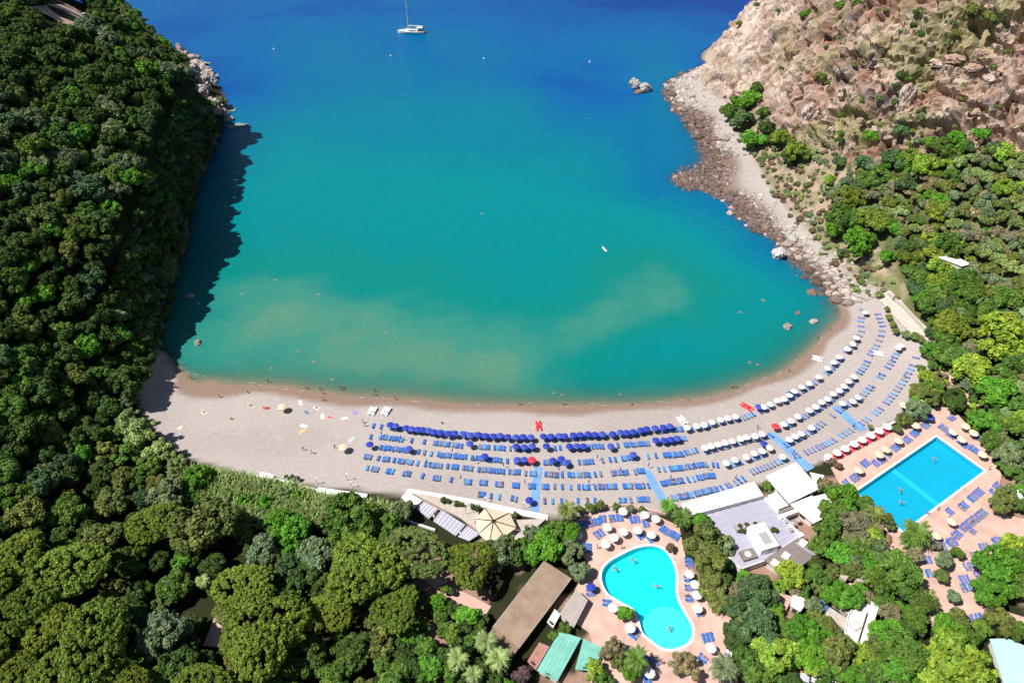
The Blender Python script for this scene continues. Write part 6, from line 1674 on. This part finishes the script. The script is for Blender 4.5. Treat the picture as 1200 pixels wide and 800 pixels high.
def skeleton(pose):
    J = {'pelvis': ((0, 0, 0.92), (0.15, 0.11), None), 'waist': ((0, 0, 1.10), (0.13, 0.10), 'pelvis'), 'chest': ((0, 0, 1.32), (0.16, 0.11), 'waist'), 'neck': ((0, 0, 1.47), 0.055, 'chest'), 'head': ((0, -0.01, 1.60), (0.085, 0.10), 'neck'), 'crown': ((0, 0, 1.70), 0.06, 'head')}
    for s, n in ((-1, 'l'), (1, 'r')):
        J['sh' + n] = ((s * 0.19, 0, 1.40), 0.06, 'chest'); J['el' + n] = ((s * 0.27, 0.02, 1.12), 0.042, 'sh' + n); J['wr' + n] = ((s * 0.29, -0.08, 0.88), 0.03, 'el' + n); J['ha' + n] = ((s * 0.29, -0.10, 0.76), 0.035, 'wr' + n)
        J['hi' + n] = ((s * 0.10, 0, 0.84), 0.085, 'pelvis'); J['kn' + n] = ((s * 0.11, -0.02, 0.46), 0.06, 'hi' + n); J['an' + n] = ((s * 0.11, 0.02, 0.07), 0.04, 'kn' + n); J['to' + n] = ((s * 0.12, -0.15, 0.03), 0.035, 'an' + n)
    def mv(k, p): J[k] = (p, J[k][1], J[k][2])
    if pose == 'walk':
        mv('knl', (-0.11, -0.18, 0.50)); mv('anl', (-0.11, -0.22, 0.10)); mv('tol', (-0.11, -0.40, 0.05)); mv('knr', (0.11, 0.08, 0.46)); mv('anr', (0.11, 0.28, 0.14)); mv('tor', (0.11, 0.20, 0.03))
        mv('ell', (-0.26, 0.15, 1.15)); mv('wrl', (-0.26, 0.18, 0.92)); mv('hal', (-0.26, 0.18, 0.82))
    if pose == 'lie':
        for k in list(J): x, y, z = J[k][0]; J[k] = ((x, z - 0.9, 0.14 - y * 0.6), J[k][1], J[k][2])
    if pose == 'swim':
        for k in list(J): x, y, z = J[k][0]; J[k] = ((x * 1.3, z - 0.9, -0.04 + 0.12 * (z > 1.45) + y * 0.5), J[k][1], J[k][2])
        mv('ell', (-0.50, 0.50, 0.02)); mv('wrl', (-0.55, 0.78, 0.05)); mv('hal', (-0.52, 0.90, 0.05)); mv('elr', (0.50, 0.40, 0.0)); mv('wrr', (0.72, 0.25, -0.02)); mv('har', (0.80, 0.18, -0.02))
    if pose == 'sit':
        for k in list(J):
            x, y, z = J[k][0]
            if k[:2] not in ('hi', 'kn', 'an', 'to'): J[k] = ((x, y + 0.05, z - 0.78), J[k][1], J[k][2])
        for s, n in ((-1, 'l'), (1, 'r')):
            mv('hi' + n, (s * 0.11, -0.04, 0.12)); mv('kn' + n, (s * 0.13, -0.38, 0.42)); mv('an' + n, (s * 0.12, -0.62, 0.07)); mv('to' + n, (s * 0.12, -0.80, 0.04))
            mv('el' + n, (s * 0.28, 0.05, 0.36)); mv('wr' + n, (s * 0.22, -0.18, 0.30)); mv('ha' + n, (s * 0.18, -0.28, 0.30))
    return J
POSE = {k: [person_mesh('person', skeleton(k), m) for m in M_suits[:3]] for k in ('stand', 'walk', 'lie', 'swim', 'sit')}
def person(px, py, pose, label, group, rz=None):
    water = pose == 'swim' or group == 'bathers standing in the water'
    h = {'stand': 0.85, 'walk': 0.85, 'lie': 0.15, 'swim': 0.0, 'sit': 0.4}[pose]
    b = place(px, py, h, water=False)
    if pose == 'swim': b = G(px, py, 0.0)
    elif b[2] < 0 and water: b[2] = max(b[2], -0.95)
    o = link('person', random.choice(POSE[pose]), None, b, random.uniform(0, 6.28) if rz is None else rz)
    return tag(o, label, 'person', group)
for x, y in [(350, 410), (367, 423), (317, 432), (283, 344), (322, 328), (374, 345), (451, 389), (660, 462), (650, 460), (727, 461), (868, 366), (895, 352), (878, 425), (889, 427), (390, 445), (382, 450), (565, 250)]:
    person(x, y, 'swim', 'swimmer lying on the turquoise water, arms spread', 'swimmers in the bay')
for x, y in [(314, 446), (358, 453), (375, 455), (397, 452), (402, 453), (439, 457), (438, 461), (463, 466), (608, 472), (660, 472), (862, 452), (857, 452), (806, 467), (224, 442), (377, 459), (400, 455)]:
    person(x, y, random.choice(['stand', 'walk']), 'bather in swimwear standing knee-deep at the edge of the sand', 'bathers standing in the water')
for x, y in [(740, 473), (958, 394), (973, 385), (924, 433), (256, 463), (206, 453), (290, 459), (197, 421), (203, 423), (205, 452), (378, 467), (425, 493), (427, 497), (271, 490), (355, 525), (365, 529), (392, 523), (518, 495), (1000, 498), (888, 500), (873, 520)]:
    person(x, y, random.choice(['walk', 'stand', 'sit']), 'beachgoer in swimwear on the open sand away from the loungers', 'people on the open sand')
for x, y in [(741, 655), (785, 735), (770, 686), (720, 665), (1055, 574), (1057, 588), (1095, 538)]:
    z = (DECK_A_Z if x < 900 else DECK_B_Z) - 0.12; b = G(x, y, z)
    tag(link('person', random.choice(POSE['swim']), None, b, random.uniform(0, 6)), 'bather floating in the ' + ('curved' if x < 900 else 'rectangular') + ' pool', 'person', 'bathers in the ' + ('curved' if x < 900 else 'rectangular') + ' pool')
for x, y in [(808, 685), (806, 697), (815, 690), (700, 640), (728, 640), (1087, 600), (1100, 595), (720, 745), (1160, 548), (775, 775), (1140, 610), (1046, 640)]:
    person(x, y, random.choice(['stand', 'walk', 'sit']), 'pool guest in swimwear on the pink deck', 'pool guests on the decks')

# ------------------------------------------------------------------ towels and small things on the sand
def towel(px, py, col, label, w=1.0, l=1.9, rz=None, ppl=False):
    b0 = place(px, py); b = MB(); n = 6; rz = random.uniform(0, 3.1) if rz is None else rz
    for i in range(n):
        b.box((0, -l / 2 + l * (i + 0.5) / n, 0.035 + 0.02 * math.sin(i * 2.1 + px)), (w, l / n * 0.998, 0.03), 0)
    m_ = mat('towel_cloth', col, 0.9, 0.12, 3)
    o = tag(b.build('beach_towel', m_, None, b0, rz), label, 'towel')
    if ppl: 
        p = link('person', random.choice(POSE['lie']), None, (b0[0], b0[1], b0[2] + 0.07), rz); tag(p, 'sunbather lying on a towel on the open sand', 'person', 'sunbathers on towels')
for x, y, c, l, p in [(239, 483, (0.75, 0.74, 0.72), 'white beach towel alone near the shady end of the sand', True), (352, 472, (0.78, 0.78, 0.76), 'white beach towel closest to the swash near the pedal boats', False), (371, 478, (0.74, 0.70, 0.72), 'pinkish white beach towel near the teal one', True), (356, 499, (0.78, 0.77, 0.75), 'white beach towel just above the orange one', False), (354, 505.5, (0.80, 0.50, 0.22), 'orange beach towel on the open sand', False), (386, 489, (0.80, 0.35, 0.38), 'pink beach towel near the purple one', True), (359, 483, (0.15, 0.35, 0.45), 'teal beach towel on the open sand', True), (416, 484, (0.38, 0.26, 0.62), 'purple beach towel beside the pedal boats', False), (412, 515, (0.45, 0.58, 0.75), 'light blue beach towel near the beige umbrella', False), (312, 478, (0.55, 0.08, 0.08), 'red beach towel on the open sand', True), (330, 478, (0.25, 0.16, 0.12), 'dark brown beach towel beside the red one', True), (404, 490, (0.75, 0.66, 0.66), 'pale rose beach towel beside the pink one', False), (294, 475, (0.62, 0.55, 0.52), 'grey beach towel with a sunbather near the swash', True), (210, 502, (0.80, 0.62, 0.58), 'pale pink round beach towel nearest the tamarisks', False), (378, 488, (0.76, 0.74, 0.70), 'cream beach towel between the pink and teal ones', False)]:
    towel(x, y, c, l, ppl=p)
umbrella(402, 523, 'cream', 'single beige beach umbrella on the open sand', None)
umbrella(330, 476, 'cream', 'small beige umbrella among the towels near the swash', None)
def post(px, py, h, label, name='shower_post', head=True):
    b0 = place(px, py); t = empty(name, b0, label, 'post')
    b = MB(); b.tube((0, 0, 0), (0, 0, h), 0.07, 0.05, 8); b.build('pole', M_steel, t)
    b = MB(); b.box((0.0, 0, 0.04), (0.5, 0.5, 0.08)); b.build('base', M_stone, t)
    if head: b = MB(); b.box((0.15, 0, h), (0.5, 0.3, 0.14)); b.build('head', M_white, t)
post(407, 563, 2.6, 'beach shower post with white base at the back of the open sand'); post(412, 571, 2.2, 'short shower post beside the broad white low wall')
post(546, 604, 4.5, 'tall lamp post beside the striped cabin panels', 'lamp_post'); post(568, 589, 2.2, 'short sign post on the sand behind the last loungers', 'sign_post'); post(613, 596, 2.4, 'sign post beside the single blue umbrella', 'sign_post')
post(371, 567, 2.2, 'small post at the end of the narrow white kerb', 'sign_post')

# ------------------------------------------------------------------ cars
def car(px, py, rz, col, label, ground_z=None):
    b0 = place(px, py, 0.7); t = empty('parked_car', b0, label, 'car', rz=rz)
    mb = mat('car_paint', col, 0.25, 0.02, 1, spec=0.5)
    prof = [(-2.1, 0.35), (-2.1, 0.75), (-1.9, 0.92), (1.0, 0.95), (2.0, 0.80), (2.1, 0.55), (2.1, 0.35)]
    b = MB(); n = len(prof); vs = [(-0.85, y, z) for y, z in prof] + [(0.85, y, z) for y, z in prof]
    b.add(vs, [tuple(range(n)), tuple(reversed(range(n, 2 * n)))] + [(i, n + i, n + (i + 1) % n, (i + 1) % n) for i in range(n)]); body = b.build('body', mb, t)
    b = MB(); vs = [(s * 0.80, y, 0.93) for s in (-1, 1) for y in (-1.85, 0.95)] + [(s * 0.62, y, 1.45) for s in (-1, 1) for y in (-1.4, 0.2)]
    b.add(vs, [(0, 1, 5, 4), (2, 6, 7, 3), (1, 3, 7, 5), (0, 4, 6, 2)]); b.build('window', M_glass, t)
    b = MB(); b.box((0, -0.6, 1.47), (1.3, 1.7, 0.06)); b.build('roof', mb, t)
    for sx in (-0.82, 0.82):
        for sy in (-1.3, 1.35):
            b = MB(); b.tube((sx - 0.1, sy, 0.33), (sx + 0.1, sy, 0.33), 0.33, None, 14); w_ = b.build('wheel', M_dark, t)
            b = MB(); b.tube((sx - 0.105, sy, 0.33), (sx + 0.105, sy, 0.33), 0.19, None, 10); b.build('rim', M_steel, w_)
    for s in (-0.6, 0.6):
        b = MB(); b.box((s, 2.08, 0.68), (0.35, 0.08, 0.15)); b.build('headlight', M_sky, t)
car(98, 18, 1.3, (0.75, 0.75, 0.74), 'white car parked on the clearing of the wooded headland')
car(966, 713, 0.2, (0.10, 0.16, 0.30), 'blue car parked beside the rough stone wall under the trees')
car(938, 795, 1.2, (0.55, 0.57, 0.62), 'pale grey car in the shade between the garden trees')
car(951, 797, 1.2, (0.65, 0.65, 0.66), 'silver car parked between a grey car and a white car')
car(966, 796, 1.0, (0.78, 0.78, 0.77), 'white car parked in the sun between the garden trees')

# ------------------------------------------------------------------ guests on loungers, folded umbrellas, swash
for b0, rot, kind in bathers_on:
    tag(link('person', random.choice(POSE['lie']), None, (b0[0], b0[1], b0[2] + 0.30), rot), 'sunbather in swimwear lying on a sun lounger', 'person', 'sunbathers on loungers')
fm = MB(); fm.lathe([(0.03, 2.45), (0.10, 2.2), (0.16, 1.3), (0.10, 1.05), (0.03, 1.0)], 8); FOLD = fm.mesh('folded_canopy', [M_blue])
for x, y in [(447, 508), (470, 513), (530, 528), (556, 540), (590, 545), (500, 541), (655, 550), (700, 536), (727, 551), (760, 545), (786, 560), (812, 545), (830, 548), (690, 565), (615, 565), (540, 560), (862, 560), (930, 530), (1030, 440), (1045, 422), (1022, 455), (1000, 500), (1060, 440)]:
    b0 = place(x, y, 1.2); t = empty('folded_umbrella', b0, 'folded dark blue umbrella standing among the sun loungers', 'umbrella', 'folded umbrellas')
    link('canopy', FOLD, t); link('pole', UM['blue'][1], t)
sw = MB(); _sp = [tuple(G(*q_)[:2]) for q_ in SHORE_R[19:35]]; rgs = random.Random(3)
for (a0, a1) in zip(_sp[:-1], _sp[1:]):
    a0 = np.array(a0); a1 = np.array(a1); L_ = np.linalg.norm(a1 - a0); d_ = (a1 - a0) / L_; n_ = np.array([-d_[1], d_[0]]); u = 0.0
    while u < L_:
        ln = rgs.uniform(1.0, 3.6); off = rgs.uniform(-0.5, 0.5) + 0.35 * math.sin(u * 0.4 + a0[0]); w_ = rgs.uniform(0.02, 0.07)
        if rgs.random() < 0.45:
            q0 = a0 + d_ * u + n_ * off; q1 = a0 + d_ * min(u + ln, L_) + n_ * (off + rgs.uniform(-0.15, 0.15))
            zz0 = max(ground(*q0), 0.0) + 0.03; zz1 = max(ground(*q1), 0.0) + 0.03
            m2 = (q0 + q1) / 2 + n_ * rgs.uniform(-0.1, 0.1)
            sw.add([(*q0, zz0), (*(m2 - n_ * w_), (zz0 + zz1) / 2), (*q1, zz1), (*(m2 + n_ * w_), (zz0 + zz1) / 2)], [(0, 1, 2, 3)])
        u += ln
M_foam = mat('foam', (0.62, 0.60, 0.57), 0.8, 0.1, 2)
tag(sw.build('swash_foam', M_foam), 'thin broken white swash along the wet edge of the sand', 'foam', kind='stuff')
